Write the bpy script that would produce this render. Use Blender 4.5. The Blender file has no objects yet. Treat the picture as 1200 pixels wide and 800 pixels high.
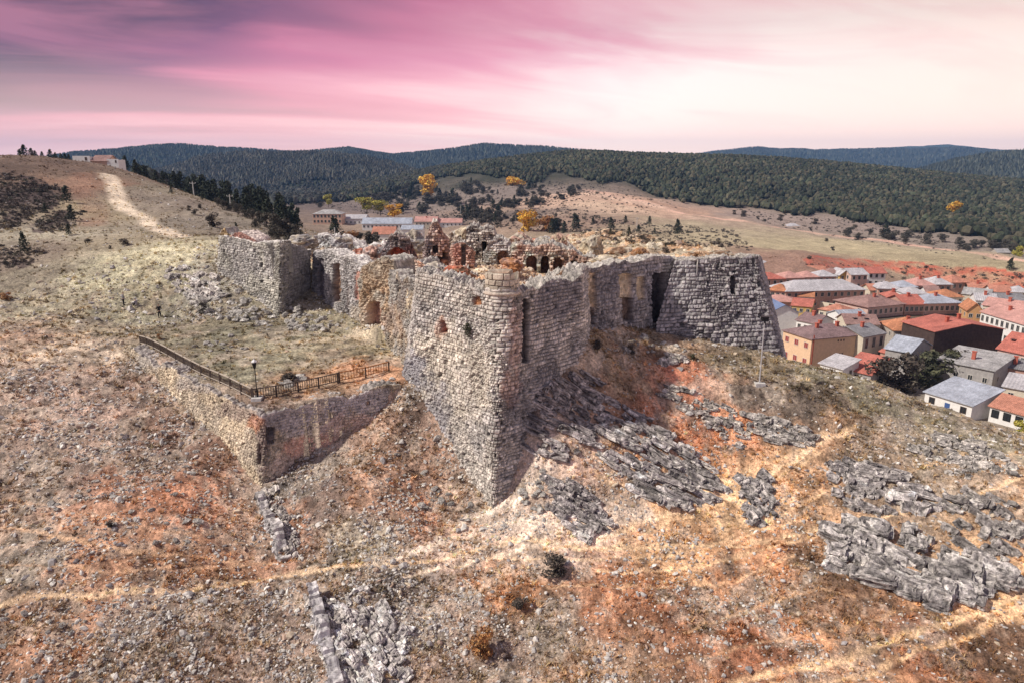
import bpy, bmesh, math, random
import numpy as np
from mathutils import Vector, Matrix
R = math.radians
random.seed(7)
rng = np.random.default_rng(7)
scene = bpy.context.scene
COL = scene.collection

# ------------------------------------------------------------------ camera
HC = 25.2                    # camera height above the foot of the near bastion
PITCH = R(14.0)
cam_d = bpy.data.cameras.new('camera')
cam = bpy.data.objects.new('camera', cam_d); COL.objects.link(cam)
cam.location = (0, 0, HC); cam.rotation_euler = (R(90) - PITCH, 0, 0)
cam_d.sensor_width = 36; cam_d.lens = 24
cam_d.clip_start = 0.5; cam_d.clip_end = 40000
scene.camera = cam
scene.view_settings.view_transform = 'Standard'
scene.view_settings.look = 'None'
scene.view_settings.exposure = 0.46
scene.view_settings.gamma = 1

# ------------------------------------------------------------------ sun and sky
SUN_EL, SUN_AZ = 45.0, -103.0     # azimuth from +Y, clockwise positive: the sun stands to the left
sun_d = bpy.data.lights.new('sun', 'SUN'); sun = bpy.data.objects.new('sun', sun_d); COL.objects.link(sun)
sun_d.energy = 3.4; sun_d.angle = R(2); sun_d.color = (1.0, 0.93, 0.83)
_d = Vector((math.sin(R(SUN_AZ)) * math.cos(R(SUN_EL)), math.cos(R(SUN_AZ)) * math.cos(R(SUN_EL)), math.sin(R(SUN_EL))))
sun.rotation_euler = _d.to_track_quat('Z', 'Y').to_euler()

world = bpy.data.worlds.new("World"); scene.world = world; world.use_nodes = True
def build_world():
    nt = world.node_tree; nt.nodes.clear(); N = nt.nodes.new; L = nt.links.new
    out = N('ShaderNodeOutputWorld'); bg = N('ShaderNodeBackground'); L(bg.outputs[0], out.inputs[0])
    bg.inputs[1].default_value = 0.1
    sky = N('ShaderNodeTexSky'); sky.sky_type = 'NISHITA'; sky.sun_disc = False
    sky.sun_elevation = R(SUN_EL); sky.sun_rotation = R(SUN_AZ); sky.air_density = 1.2; sky.dust_density = 2.0
    tc = N('ShaderNodeTexCoord'); sep = N('ShaderNodeSeparateXYZ'); L(tc.outputs['Generated'], sep.inputs[0])
    def M(op, a, b=None, clamp=False):
        n = N('ShaderNodeMath'); n.operation = op; n.use_clamp = clamp
        for i, v in enumerate((a, b)):
            if v is None: continue
            if isinstance(v, (int, float)): n.inputs[i].default_value = v
            else: L(v, n.inputs[i])
        return n.outputs[0]
    def noise(vec, scale, detail, rough, dist=0.0):
        n = N('ShaderNodeTexNoise'); L(vec, n.inputs['Vector']); n.inputs['Scale'].default_value = scale
        n.inputs['Detail'].default_value = detail; n.inputs['Roughness'].default_value = rough
        n.inputs['Distortion'].default_value = dist; return n.outputs['Fac']
    def ramp(f, stops):
        n = N('ShaderNodeValToRGB'); L(f, n.inputs[0]); e = n.color_ramp.elements
        while len(e) < len(stops): e.new(0.5)
        for el, (p, c) in zip(e, stops): el.position = p; el.color = (*c, 1)
        return n.outputs[0]
    def mix(f, a, b):
        n = N('ShaderNodeMix'); n.data_type = 'RGBA'
        if isinstance(f, (int, float)): n.inputs[0].default_value = f
        else: L(f, n.inputs[0])
        for i, v in ((6, a), (7, b)):
            if isinstance(v, tuple): n.inputs[i].default_value = (*v, 1)
            else: L(v, n.inputs[i])
        return n.outputs[2]
    x, y, z = sep.outputs
    zz = M('ADD', M('MAXIMUM', z, 0.0), 0.14)
    cx = M('DIVIDE', x, zz); cy = M('DIVIDE', y, zz)
    # streaks drawn out along one direction across the cloud layer
    ca, sa = math.cos(R(22)), math.sin(R(22))
    u = M('ADD', M('MULTIPLY', cx, ca), M('MULTIPLY', cy, sa))
    v = M('SUBTRACT', M('MULTIPLY', cy, ca), M('MULTIPLY', cx, sa))
    cv = N('ShaderNodeCombineXYZ'); L(M('MULTIPLY', u, 0.30), cv.inputs[0]); L(M('MULTIPLY', v, 0.62), cv.inputs[1])
    n1 = noise(cv.outputs[0], 0.8, 4, 0.5, 0.9)
    cv2 = N('ShaderNodeCombineXYZ'); L(M('MULTIPLY', u, 0.5), cv2.inputs[0]); L(M('MULTIPLY', v, 1.3), cv2.inputs[1]); cv2.inputs[2].default_value = 3.7
    n2 = noise(cv2.outputs[0], 1.1, 5, 0.55, 0.8)
    # bands: how dense the cloud is; denser towards the upper left
    dens = M('ADD', M('ADD', M('MULTIPLY', n1, 1.25), M('MULTIPLY', n2, 0.45)),
             M('ADD', M('MULTIPLY', x, -0.72), M('MULTIPLY', z, 1.35)))
    dens = M('SUBTRACT', dens, 0.64)
    corner = M('MULTIPLY', M('MULTIPLY', M('SUBTRACT', M('MULTIPLY', x, -1.0), 0.30), 3.4, True), M('MULTIPLY', M('SUBTRACT', z, 0.07), 7.0, True), True)
    dens = M('ADD', dens, M('MULTIPLY', corner, 0.34))      # the heavy bank of cloud at the left
    K = 10.0
    def c(r, g, b):   # display colour (0..255) to linear
        f = lambda q: ((q / 255 + 0.055) / 1.055) ** 2.4 if q > 10 else q / 255 / 12.92
        return (f(r) * 0.82, f(g) * 0.82, f(b) * 0.82)
    cloud = ramp(dens, [(0.08, c(253, 236, 230)), (0.28, c(246, 208, 208)), (0.44, c(230, 156, 172)), (0.58, c(206, 120, 146)), (0.74, c(132, 78, 108)), (0.92, c(80, 50, 74))])
    st = M('MULTIPLY', M('SUBTRACT', n2, 0.47), 5.0, True)      # thin rose streaks
    cloud = mix(M('MULTIPLY', M('MULTIPLY', st, M('MULTIPLY', M('SUBTRACT', z, 0.03), 7.0, True)), 0.5), cloud, c(226, 138, 160))
    right = M('MULTIPLY', M('SUBTRACT', x, 0.12), 1.7, True)
    cloud = mix(M('MULTIPLY', right, 0.7), cloud, c(248, 212, 188))
    low = M('SUBTRACT', 1.0, M('MULTIPLY', z, 7.0), True)
    cloud = mix(M('MULTIPLY', low, 0.75), cloud, c(252, 206, 174))
    # the vault above and behind the camera: unseen, plain grey, kept dim for less fill light
    back = M('MULTIPLY', M('SUBTRACT', M('ADD', M('MULTIPLY', y, -1.2), M('MULTIPLY', z, 1.6)), 0.0), 1.0, True)
    cloud = mix(back, cloud, c(138, 130, 148))
    glow = M('ADD', M('MULTIPLY', M('SUBTRACT', 1.0, M('MULTIPLY', M('ABSOLUTE', z), 5.5), True), 1.1), 1.0)     # the sky is brightest along the horizon
    g_ = N('ShaderNodeVectorMath'); g_.operation = 'SCALE'; L(cloud, g_.inputs[0]); L(glow, g_.inputs['Scale']); cloud = g_.outputs[0]
    sc = N('ShaderNodeVectorMath'); sc.operation = 'SCALE'; L(cloud, sc.inputs[0]); sc.inputs['Scale'].default_value = K
    L(mix(0.965, sky.outputs[0], sc.outputs[0]), bg.inputs[0])
build_world()

# ------------------------------------------------------------------ numpy helpers
def _h(ix, iy, iz, seed):
    h = (ix.astype(np.int64) * 374761393 + iy.astype(np.int64) * 668265263 + iz.astype(np.int64) * 1274126177 + seed * 974711) & 0xFFFFFFFF
    h = ((h ^ (h >> 13)) * 1274126177) & 0xFFFFFFFF
    h = ((h ^ (h >> 15)) * 2246822519) & 0xFFFFFFFF
    return ((h ^ (h >> 16)) & 0xFFFFFF) / float(0xFFFFFF)
def vnoise(x, y, z=None, seed=0):
    x = np.asarray(x, float); y = np.asarray(y, float)
    x0 = np.floor(x); y0 = np.floor(y); fx = x - x0; fy = y - y0
    fx = fx * fx * (3 - 2 * fx); fy = fy * fy * (3 - 2 * fy)
    if z is None:
        Z = np.zeros_like(x0)
        a = _h(x0, y0, Z, seed); b = _h(x0 + 1, y0, Z, seed); c = _h(x0, y0 + 1, Z, seed); d = _h(x0 + 1, y0 + 1, Z, seed)
        return (a + (b - a) * fx) * (1 - fy) + (c + (d - c) * fx) * fy - 0.5
    z = np.asarray(z, float); z0 = np.floor(z); fz = z - z0; fz = fz * fz * (3 - 2 * fz)
    def pl(zz):
        a = _h(x0, y0, zz, seed); b = _h(x0 + 1, y0, zz, seed); c = _h(x0, y0 + 1, zz, seed); d = _h(x0 + 1, y0 + 1, zz, seed)
        return (a + (b - a) * fx) * (1 - fy) + (c + (d - c) * fx) * fy
    return pl(z0) * (1 - fz) + pl(z0 + 1) * fz - 0.5
def fbm(x, y, z=None, oct=4, seed=0, gain=0.5):
    s = 0; a = 1.0; f = 1.0
    for i in range(oct):
        s = s + a * vnoise(x * f + 17.3 * i, y * f - 9.1 * i, None if z is None else z * f + 3.3 * i, seed + i)
        a *= gain; f *= 2.03
    return s
def worley(x, y, seed=0, jit=0.9):
    """nearest and second nearest cell distance, and a random number per cell"""
    x = np.asarray(x, float); y = np.asarray(y, float)
    x0 = np.floor(x); y0 = np.floor(y); Z = np.zeros_like(x0)
    f1 = np.full(x.shape, 9.0); f2 = np.full(x.shape, 9.0); cid = np.zeros(x.shape)
    for i in (-1, 0, 1):
        for j in (-1, 0, 1):
            a = x0 + i; b = y0 + j
            px = a + 0.5 + (_h(a, b, Z, seed) - 0.5) * jit; py = b + 0.5 + (_h(a, b, Z, seed + 5) - 0.5) * jit
            d = np.hypot(px - x, py - y); k = _h(a, b, Z, seed + 9)
            n = d < f1
            f2 = np.where(n, f1, np.minimum(f2, d)); cid = np.where(n, k, cid); f1 = np.where(n, d, f1)
    return f1, f2, cid
def sstep(a, b, x):
    t = np.clip((x - a) / (b - a), 0, 1); return t * t * (3 - 2 * t)
def lin(r, g, b):
    f = lambda q: ((q / 255 + 0.055) / 1.055) ** 2.4 if q > 10 else q / 255 / 12.92
    return np.array([f(r), f(g), f(b)])
def inpoly(x, y, poly):
    x = np.asarray(x, float); y = np.asarray(y, float); r = np.zeros(x.shape, bool); n = len(poly)
    for i in range(n):
        x1, y1 = poly[i]; x2, y2 = poly[(i + 1) % n]
        if y1 == y2: continue
        c = ((y1 > y) != (y2 > y)) & (x < (x2 - x1) * (y - y1) / (y2 - y1) + x1); r ^= c
    return r
def segdist(x, y, pts, closed=False):
    d = np.full(np.shape(x), 1e9); n = len(pts)
    for i in range(n if closed else n - 1):
        (x1, y1), (x2, y2) = pts[i], pts[(i + 1) % n]
        dx, dy = x2 - x1, y2 - y1; L2 = dx * dx + dy * dy + 1e-9
        t = np.clip(((x - x1) * dx + (y - y1) * dy) / L2, 0, 1)
        d = np.minimum(d, np.hypot(x - x1 - t * dx, y - y1 - t * dy))
    return d

SP, CP = math.sin(PITCH), math.cos(PITCH)
def raydir(px, py):
    dx = (px - 600) / 800.0; dz = (400 - py) / 800.0
    return np.array([dx, CP + dz * SP, -SP + dz * CP])
def at_y(px, py, Y):            # the point of the sight line at distance Y
    d = raydir(px, py); return d * (Y / d[1]) + np.array([0, 0, HC])
def at_z(px, py, z):            # where the sight line meets the level z
    d = raydir(px, py); return d * ((z - HC) / d[2]) + np.array([0, 0, HC])

# ------------------------------------------------------------------ object helpers
def mesh_np(name, V, F, mat=None, col=None, smooth=False, parent=None, mats=None, midx=None):
    """V (n,3); F (m,k) array of equal faces, or list of arrays (k may differ)"""
    me = bpy.data.meshes.new(name)
    V = np.asarray(V, np.float32)
    Fs = [np.asarray(f, np.int32) for f in (F if isinstance(F, list) else [F]) if len(f)]
    me.vertices.add(len(V)); me.vertices.foreach_set('co', V.ravel())
    li = np.concatenate([f.ravel() for f in Fs]); tot = np.concatenate([np.full(len(f), f.shape[1], np.int32) for f in Fs])
    st = np.concatenate([[0], np.cumsum(tot)[:-1]]).astype(np.int32)
    me.loops.add(len(li)); me.loops.foreach_set('vertex_index', li)
    me.polygons.add(len(tot)); me.polygons.foreach_set('loop_start', st); me.polygons.foreach_set('loop_total', tot)
    if midx is not None: me.polygons.foreach_set('material_index', np.asarray(midx, np.int32))
    me.update(calc_edges=True)
    me.polygons.foreach_set('use_smooth', np.full(len(tot), smooth, bool))
    if col is not None:
        a = me.color_attributes.new('Col', 'FLOAT_COLOR', 'POINT')
        c = np.ones((len(V), 4), np.float32); c[:, :3] = col; a.data.foreach_set('color', c.ravel())
    for m in (mats or ([mat] if mat else [])): me.materials.append(m)
    o = bpy.data.objects.new(name, me); COL.objects.link(o)
    if parent is not None: o.parent = parent
    return o
def tag(o, label=None, cat=None, group=None, kind=None):
    if label: o['label'] = label
    if cat: o['category'] = cat
    if group: o['group'] = group
    if kind: o['kind'] = kind
    return o
def empty(name, loc, rz=0.0, label=None, cat=None, group=None):
    o = bpy.data.objects.new(name, None); COL.objects.link(o); o.location = loc; o.rotation_euler = (0, 0, rz)
    o.empty_display_size = 0.3
    return tag(o, label, cat, group)
def copy_tree(o, parent=None):
    c = o.copy(); COL.objects.link(c)
    if parent is not None: c.parent = parent
    for ch in list(o.children): copy_tree(ch, c)
    return c
class MB:
    """collects boxes, tubes, ... into one mesh"""
    def __init__(s): s.V = []; s.F = []; s.M = []; s.n = 0
    def add(s, V, F, m=0):
        V = np.asarray(V, float)
        s.V.append(V)
        for f in F: s.F.append([i + s.n for i in f]); s.M.append(m)
        s.n += len(V); return s
    def box(s, lo, hi, m=0):
        x0, y0, z0 = lo; x1, y1, z1 = hi
        return s.add([(x0,y0,z0),(x1,y0,z0),(x1,y1,z0),(x0,y1,z0),(x0,y0,z1),(x1,y0,z1),(x1,y1,z1),(x0,y1,z1)],
                     [(0,3,2,1),(4,5,6,7),(0,1,5,4),(1,2,6,5),(2,3,7,6),(3,0,4,7)], m)
    def tube(s, p, q, r0, r1=None, n=8, m=0):
        p = Vector(p); q = Vector(q); r1 = r0 if r1 is None else r1
        k = (q - p).normalized(); a = k.orthogonal().normalized(); b = k.cross(a)
        V = []
        for c, r in ((p, r0), (q, r1)):
            for i in range(n):
                t = 2 * math.pi * i / n; V.append(tuple(c + a * (r * math.cos(t)) + b * (r * math.sin(t))))
        F = [(i, (i + 1) % n, n + (i + 1) % n, n + i) for i in range(n)] + [tuple(range(n))[::-1], tuple(range(n, 2 * n))]
        return s.add(V, F, m)
    def bar(s, p, q, w, h, m=0):        # a straight timber of width w and height h
        p = Vector(p); q = Vector(q); k = (q - p).normalized(); a = k.cross(Vector((0, 0, 1)))
        a = a.normalized() if a.length > 1e-4 else Vector((1, 0, 0)); b = a.cross(k)
        V = []
        for c in (p, q):
            for i, j in ((-1, -1), (1, -1), (1, 1), (-1, 1)): V.append(tuple(c + a * (i * w / 2) + b * (j * h / 2)))
        return s.add(V, [(0,1,2,3),(4,7,6,5),(0,4,5,1),(1,5,6,2),(2,6,7,3),(3,7,4,0)], m)
    def build(s, name, mats, parent=None, smooth=False):
        me = bpy.data.meshes.new(name)
        me.from_pydata(np.concatenate(s.V).tolist(), [], s.F)
        for m in (mats if isinstance(mats, (list, tuple)) else [mats]): me.materials.append(m)
        me.polygons.foreach_set('material_index', s.M)
        if smooth: me.polygons.foreach_set('use_smooth', [True] * len(s.F))
        me.update()
        o = bpy.data.objects.new(name, me); COL.objects.link(o)
        if parent is not None: o.parent = parent
        return o

# ------------------------------------------------------------------ materials
def new_mat(name):
    m = bpy.data.materials.new(name); m.use_nodes = True; nt = m.node_tree; b = nt.nodes['Principled BSDF']
    b.inputs['Specular IOR Level'].default_value = 0.2
    return m, nt, b
def N_noise(nt, scale, detail=4, rough=0.6, coord='Object'):
    tc = nt.nodes.new('ShaderNodeTexCoord'); n = nt.nodes.new('ShaderNodeTexNoise')
    nt.links.new(tc.outputs[coord], n.inputs['Vector']); n.inputs['Scale'].default_value = scale
    n.inputs['Detail'].default_value = detail; n.inputs['Roughness'].default_value = rough
    return n.outputs['Fac']
def N_map(nt, v, a, b, c, d):
    n = nt.nodes.new('ShaderNodeMapRange'); nt.links.new(v, n.inputs[0])
    for i, q in enumerate((a, b, c, d)): n.inputs[i + 1].default_value = q
    return n.outputs[0]
def N_mul(nt, colsock, facs):
    for f in facs:
        s = nt.nodes.new('ShaderNodeVectorMath'); s.operation = 'SCALE'; nt.links.new(colsock, s.inputs[0]); nt.links.new(f, s.inputs['Scale']); colsock = s.outputs[0]
    return colsock
def N_bump(nt, b, h, strength, dist):
    n = nt.nodes.new('ShaderNodeBump'); nt.links.new(h, n.inputs['Height']); n.inputs['Strength'].default_value = strength; n.inputs['Distance'].default_value = dist
    nt.links.new(n.outputs[0], b.inputs['Normal'])
def attr_mat(name, noises, bump=None, rough=0.95):
    """colour from the mesh's own Col attribute (material of each stone, soil, leaf) with noise over it"""
    m, nt, b = new_mat(name); b.inputs['Roughness'].default_value = rough
    a = nt.nodes.new('ShaderNodeVertexColor'); a.layer_name = 'Col'
    c = N_mul(nt, a.outputs[0], [N_map(nt, N_noise(nt, s, d), 0.3, 0.7, lo, hi) for s, d, lo, hi in noises])
    nt.links.new(c, b.inputs['Base Color'])
    if bump: N_bump(nt, b, N_noise(nt, bump[0], 5, 0.7), bump[1], bump[2])
    return m
def plain_mat(name, rgb, scale=3.0, var=0.25, rough=0.8, bump=None, metal=0.0):
    m, nt, b = new_mat(name); b.inputs['Roughness'].default_value = rough; b.inputs['Metallic'].default_value = metal
    r = nt.nodes.new('ShaderNodeRGB'); r.outputs[0].default_value = (*[float(q) for q in rgb], 1)
    c = N_mul(nt, r.outputs[0], [N_map(nt, N_noise(nt, scale, 5), 0.3, 0.7, 1 - var, 1 + var)])
    nt.links.new(c, b.inputs['Base Color'])
    if bump: N_bump(nt, b, N_noise(nt, bump[0], 4), bump[1], bump[2])
    return m
def tile_mat(name, rgb, period=0.35, var=0.3, rough=0.85, strength=0.6):
    """roof covering with ribs running down the slope (object x across the slope)"""
    m, nt, b = new_mat(name); b.inputs['Roughness'].default_value = rough
    r = nt.nodes.new('ShaderNodeRGB'); r.outputs[0].default_value = (*[float(q) for q in rgb], 1)
    c = N_mul(nt, r.outputs[0], [N_map(nt, N_noise(nt, 0.35, 3), 0.3, 0.7, 1 - var, 1 + var), N_map(nt, N_noise(nt, 1.6, 5, 0.75), 0.3, 0.7, 1 - 1.3 * var, 1 + 1.3 * var), N_map(nt, N_noise(nt, 5.5, 3), 0.3, 0.7, 1 - 1.2 * var, 1 + 1.2 * var)])
    nt.links.new(c, b.inputs['Base Color'])
    tc = nt.nodes.new('ShaderNodeTexCoord'); w = nt.nodes.new('ShaderNodeTexWave'); w.bands_direction = 'X'
    nt.links.new(tc.outputs['UV'], w.inputs[0]); w.inputs['Scale'].default_value = 0.314 / period; w.inputs['Distortion'].default_value = 0.4
    N_bump(nt, b, w.outputs['Fac'], strength, 0.12)
    return m
M = {}
M['ground'] = attr_mat('ground_earth', [(0.11, 3, 0.78, 1.22), (0.9, 4, 0.72, 1.28), (4.0, 3, 0.52, 1.46), (13.0, 2, 0.6, 1.4)], (4.5, 0.8, 0.25))
M['stone'] = attr_mat('castle_stone', [(0.22, 3, 0.8, 1.2), (1.7, 4, 0.78, 1.24), (9.0, 3, 0.72, 1.28)], (11.0, 0.5, 0.06))
M['rock'] = attr_mat('bedrock', [(0.8, 4, 0.7, 1.3), (4.0, 5, 0.42, 1.56), (17.0, 2, 0.7, 1.3)], (4.0, 1.0, 0.25))
M['scree'] = attr_mat('loose_stone', [(6.0, 3, 0.75, 1.25)], (14.0, 0.4, 0.04))
M['tuft'] = attr_mat('dry_grass', [(3.0, 2, 0.8, 1.2)])
M['leaf'] = attr_mat('foliage', [(0.7, 3, 0.7, 1.3), (5.0, 2, 0.75, 1.25)], None, 0.8)
M['bark'] = plain_mat('bark', (0.09, 0.07, 0.055), 6, 0.4, 0.95)
# ------------------------------------------------------------------ terrain: control points, smooth surface
CTRL = []
def cy(*pts):
    for px, py, Y in pts: CTRL.append(at_y(px, py, Y))
def cw(*pts):
    for p in pts: CTRL.append(np.array(p, float))
# foot of the castle and the slope in front
cy((577, 597, 48), (540, 572, 50.5), (505, 500, 55), (470, 468, 56.8), (600, 562, 49.4), (618, 500, 50.9), (632, 456, 52.3), (658, 428, 54.6), (688, 412, 56.8), (645, 500, 50.6), (645, 560, 48.2), (690, 440, 55.4), (682, 480, 52.8))
cy((300, 580, 50.0), (350, 556, 51.3), (400, 534, 53.0), (440, 502, 55), (325, 650, 43.5), (250, 540, 53), (200, 470, 61), (160, 425, 67.5))
cy((0, 450, 62), (0, 520, 54), (0, 600, 46), (0, 700, 38), (100, 450, 63.5), (100, 600, 45.7), (200, 600, 45.5), (100, 720, 36.8), (250, 700, 38.5))
cy((0, 800, 33), (200, 800, 33), (400, 800, 33.3), (600, 800, 33.5), (800, 800, 33.3), (1000, 800, 33), (1200, 800, 33))
cy((430, 560, 49.3), (430, 620, 45), (400, 700, 38.8), (520, 650, 43), (600, 650, 43), (700, 690, 40), (500, 740, 37), (620, 720, 38))
cy((640, 600, 46.2), (700, 600, 46.3), (705, 520, 50.6), (740, 470, 55.5), (760, 430, 59.5), (800, 600, 46.7), (850, 540, 51.5), (760, 510, 52.2), (830, 450, 58), (830, 405, 64.5), (740, 395, 63))
cy((900, 700, 39.2), (900, 620, 45), (1000, 620, 45), (1000, 540, 51), (1100, 600, 46), (1200, 620, 44), (1200, 560, 48), (1100, 720, 37.8), (1200, 720, 37.8))
cy((890, 447, 58.3), (950, 470, 56.5), (1050, 500, 54.5), (1150, 530, 51.5))
# brow of the castle hill on the right, and its far side down to the town
BROW = [(917, 420, 66), (970, 433, 64), (1030, 450, 61.5), (1100, 487, 57), (1150, 502, 55), (1200, 512, 54), (1280, 535, 52)]
cy(*BROW)
for px, py, Y in BROW:
    p = at_y(px, py, Y); k = (p[2] - HC) / Y
    for f, drop in ((1.22, 2.2), (1.55, 4.2)):
        CTRL.append(np.array([p[0] * f, Y * f, HC + k * Y * f - drop]))
# terrace, ledge and the ground left of the castle
cy((187, 372, 86), (150, 400, 74), (100, 380, 82), (0, 400, 74), (0, 340, 95), (100, 340, 94), (250, 333, 92), (250, 312, 96), (200, 300, 102), (100, 300, 106), (0, 300, 112), (230, 370, 84), (300, 380, 80), (380, 390, 76))
cy((160, 282, 118), (215, 276, 124), (262, 276, 122))
# left hill
cy((0, 184, 215), (50, 186, 225), (88, 199, 235), (140, 200, 235), (200, 219, 215), (250, 236, 200), (300, 252, 185), (350, 270, 168), (0, 230, 160), (60, 240, 158), (100, 250, 155), (0, 270, 130), (60, 280, 124), (140, 235, 172), (180, 265, 140), (230, 262, 150), (290, 275, 140))
for px, py, Y in ((0, 184, 215), (50, 186, 225), (88, 199, 235), (140, 200, 235), (200, 219, 215), (250, 236, 200), (300, 252, 185), (350, 270, 168)):
    p = at_y(px, py, Y); k = (p[2] - HC) / Y
    CTRL.append(np.array([p[0] * 1.25, Y * 1.25, HC + k * Y * 1.25 - 3.5])); CTRL.append(np.array([p[0] * 1.8, Y * 1.8, min(-2, HC + k * Y * 1.8 - 18)]))
# behind the castle, down into the valley
cy((400, 285, 205), (440, 282, 215), (520, 285, 240), (600, 285, 260), (700, 284, 290))
cw((-10, 125, 2), (10, 125, 0), (30, 110, -6), (-30, 130, 6), (-10, 175, -8), (25, 160, -14))
# the town on the valley floor
for x, y in ((85, 120), (110, 140), (70, 150), (100, 180), (60, 190), (120, 220), (170, 220), (90, 260), (140, 270), (50, 225), (190, 270), (110, 100), (150, 130), (75, 132)): cw((x, y, -20))
# red bank, fields, embankment
cy((960, 318, 276), (1100, 331, 284), (1200, 340, 260), (960, 303, 296), (1100, 313, 297), (1200, 320, 275), (900, 300, 300), (800, 285, 320), (1000, 295, 350), (1200, 312, 330))
cy((700, 225, 650), (800, 248, 560), (900, 265, 500), (1000, 277, 460), (1100, 290, 420), (1200, 305, 370), (1290, 320, 340))
cy((840, 243, 690), (960, 249, 650), (1008, 261, 570), (1095, 268, 530), (1190, 286, 450), (1290, 300, 420), (760, 228, 760), (700, 212, 820), (640, 206, 880), (560, 210, 900))
# left valley and the scrub land
cy((380, 264, 470), (440, 270, 455), (500, 268, 470), (450, 247, 690), (400, 240, 740), (420, 230, 900), (500, 231, 850), (550, 265, 470), (600, 240, 650), (560, 225, 800), (620, 215, 850), (650, 260, 440), (700, 255, 470), (760, 265, 430), (360, 245, 640), (300, 240, 700), (200, 238, 700), (100, 236, 700), (0, 236, 700))
# wooded ridge on the right (its canopy stands above these points)
cy((430, 219, 1150), (500, 201, 1200), (560, 194, 1230), (620, 187, 1250), (690, 181, 1250), (740, 186, 1230), (860, 187, 1200), (960, 193, 1150), (1060, 202, 1080), (1120, 211, 1000), (1200, 222, 900), (1300, 240, 800))
for px, Y in ((430, 1500), (560, 1600), (690, 1650), (860, 1600), (1060, 1500), (1200, 1300), (1300, 1200)):
    d = raydir(px, 200); cw((d[0] / d[1] * Y, Y, 0))
for px in (-300, -100, 100, 300, 500, 700, 900, 1100, 1300, 1500):
    d = raydir(px, 200)
    for Y in (2400, 5000, 9000): cw((d[0] / d[1] * Y, Y, -25))
# outside the frame
cw((-60, 40, -2), (-75, 70, 6), (-110, 110, 14), (-160, 160, 28), (55, 35, -6), (70, 55, -4), (0, 12, -9), (-25, 12, -8), (25, 12, -9), (-220, 260, 20), (260, 200, -20), (320, 330, -16))
CTRL = np.array(CTRL)
def uv_of(x, y): return np.arctan2(x, y), np.log(np.hypot(x, y))
def tps_fit(C, lam=1e-5):
    u, v = uv_of(C[:, 0], C[:, 1]); n = len(C)
    d2 = (u[:, None] - u) ** 2 + (v[:, None] - v) ** 2
    K = 0.5 * d2 * np.log(d2 + 1e-12) + lam * np.eye(n); P = np.c_[np.ones(n), u, v]
    A = np.block([[K, P], [P.T, np.zeros((3, 3))]])
    w = np.linalg.solve(A, np.r_[C[:, 2], 0, 0, 0]); return u, v, w
_tu, _tv, _tw = tps_fit(CTRL)
UG = np.linspace(-1.05, 1.05, 560); VG = np.linspace(math.log(9), math.log(10000), 620)
def _table():
    U, V = np.meshgrid(UG, VG, indexing='ij'); z = _tw[-3] + _tw[-2] * U + _tw[-1] * V
    for i in range(len(_tu)):
        d2 = (U - _tu[i]) ** 2 + (V - _tv[i]) ** 2; z += _tw[i] * 0.5 * d2 * np.log(d2 + 1e-12)
    return z
ZT = _table()
def base_z(x, y):
    u, v = uv_of(x, y)
    a = np.clip((u - UG[0]) / (UG[1] - UG[0]), 0, len(UG) - 1.001); b = np.clip((v - VG[0]) / (VG[1] - VG[0]), 0, len(VG) - 1.001)
    i = a.astype(int); j = b.astype(int); f = a - i; g = b - j
    return (ZT[i, j] * (1 - f) + ZT[i + 1, j] * f) * (1 - g) + (ZT[i, j + 1] * (1 - f) + ZT[i + 1, j + 1] * f) * g
# far ridges: skyline as seen from the castle hill, each at its own distance
RIDGES = [
    (2900, 700, [(-200, 215), (40, 205), (90, 185), (150, 178), (235, 172), (290, 176), (350, 181), (420, 177), (470, 184), (520, 180), (570, 172), (630, 174), (680, 180), (760, 200), (1300, 230)]),
    (1750, 420, [(-200, 240), (120, 225), (200, 205), (260, 187), (310, 181), (400, 183), (440, 188), (480, 198), (520, 210), (600, 235), (1300, 250)]),
    (5200, 1200, [(-200, 215), (700, 200), (820, 180), (870, 176), (930, 180), (1000, 178), (1080, 176), (1130, 180), (1200, 181), (1400, 186)]),
    (7800, 1300, [(-200, 215), (800, 200), (900, 181), (960, 176), (1040, 171), (1080, 170), (1120, 175), (1170, 181), (1300, 190), (1400, 200)]),
    (2300, 600, [(-200, 250), (960, 230), (1040, 205), (1090, 190), (1140, 183), (1200, 180), (1280, 178), (1400, 185)]),
]
def ridge_z(x, y, k=None):
    r = np.hypot(x, y); px = 600 + 800 * x / np.maximum(y, 1) / 1.03
    zz = np.full(np.shape(x), -1e3)
    for i, (r0, w, prof) in enumerate(RIDGES):
        if k is not None and i != k: continue
        p = np.array(prof, float); py = np.interp(px, p[:, 0], p[:, 1])
        dz = (-SP + (400 - py) / 800 * CP) / (CP + (400 - py) / 800 * SP)
        crest = HC + dz * r0 * np.cos(np.arctan2(x, y))
        crest = crest + r0 * 0.0022 * fbm(px / 28.0, np.full_like(px, i * 7.7), None, 3, 60 + i)
        rr = r + w * 0.5 * fbm(x / w * 1.3, y / w * 1.3, None, 3, 40 + i)
        zz = np.maximum(zz, -40 + (crest + 40) * np.exp(-((rr - r0) / w) ** 2) * (1 + 0.10 * (fbm(x / w * 2.2, y / w * 2.2, None, 3, 80 + i))) ** (rr < r0 - 0.1 * w))
    return zz
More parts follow.
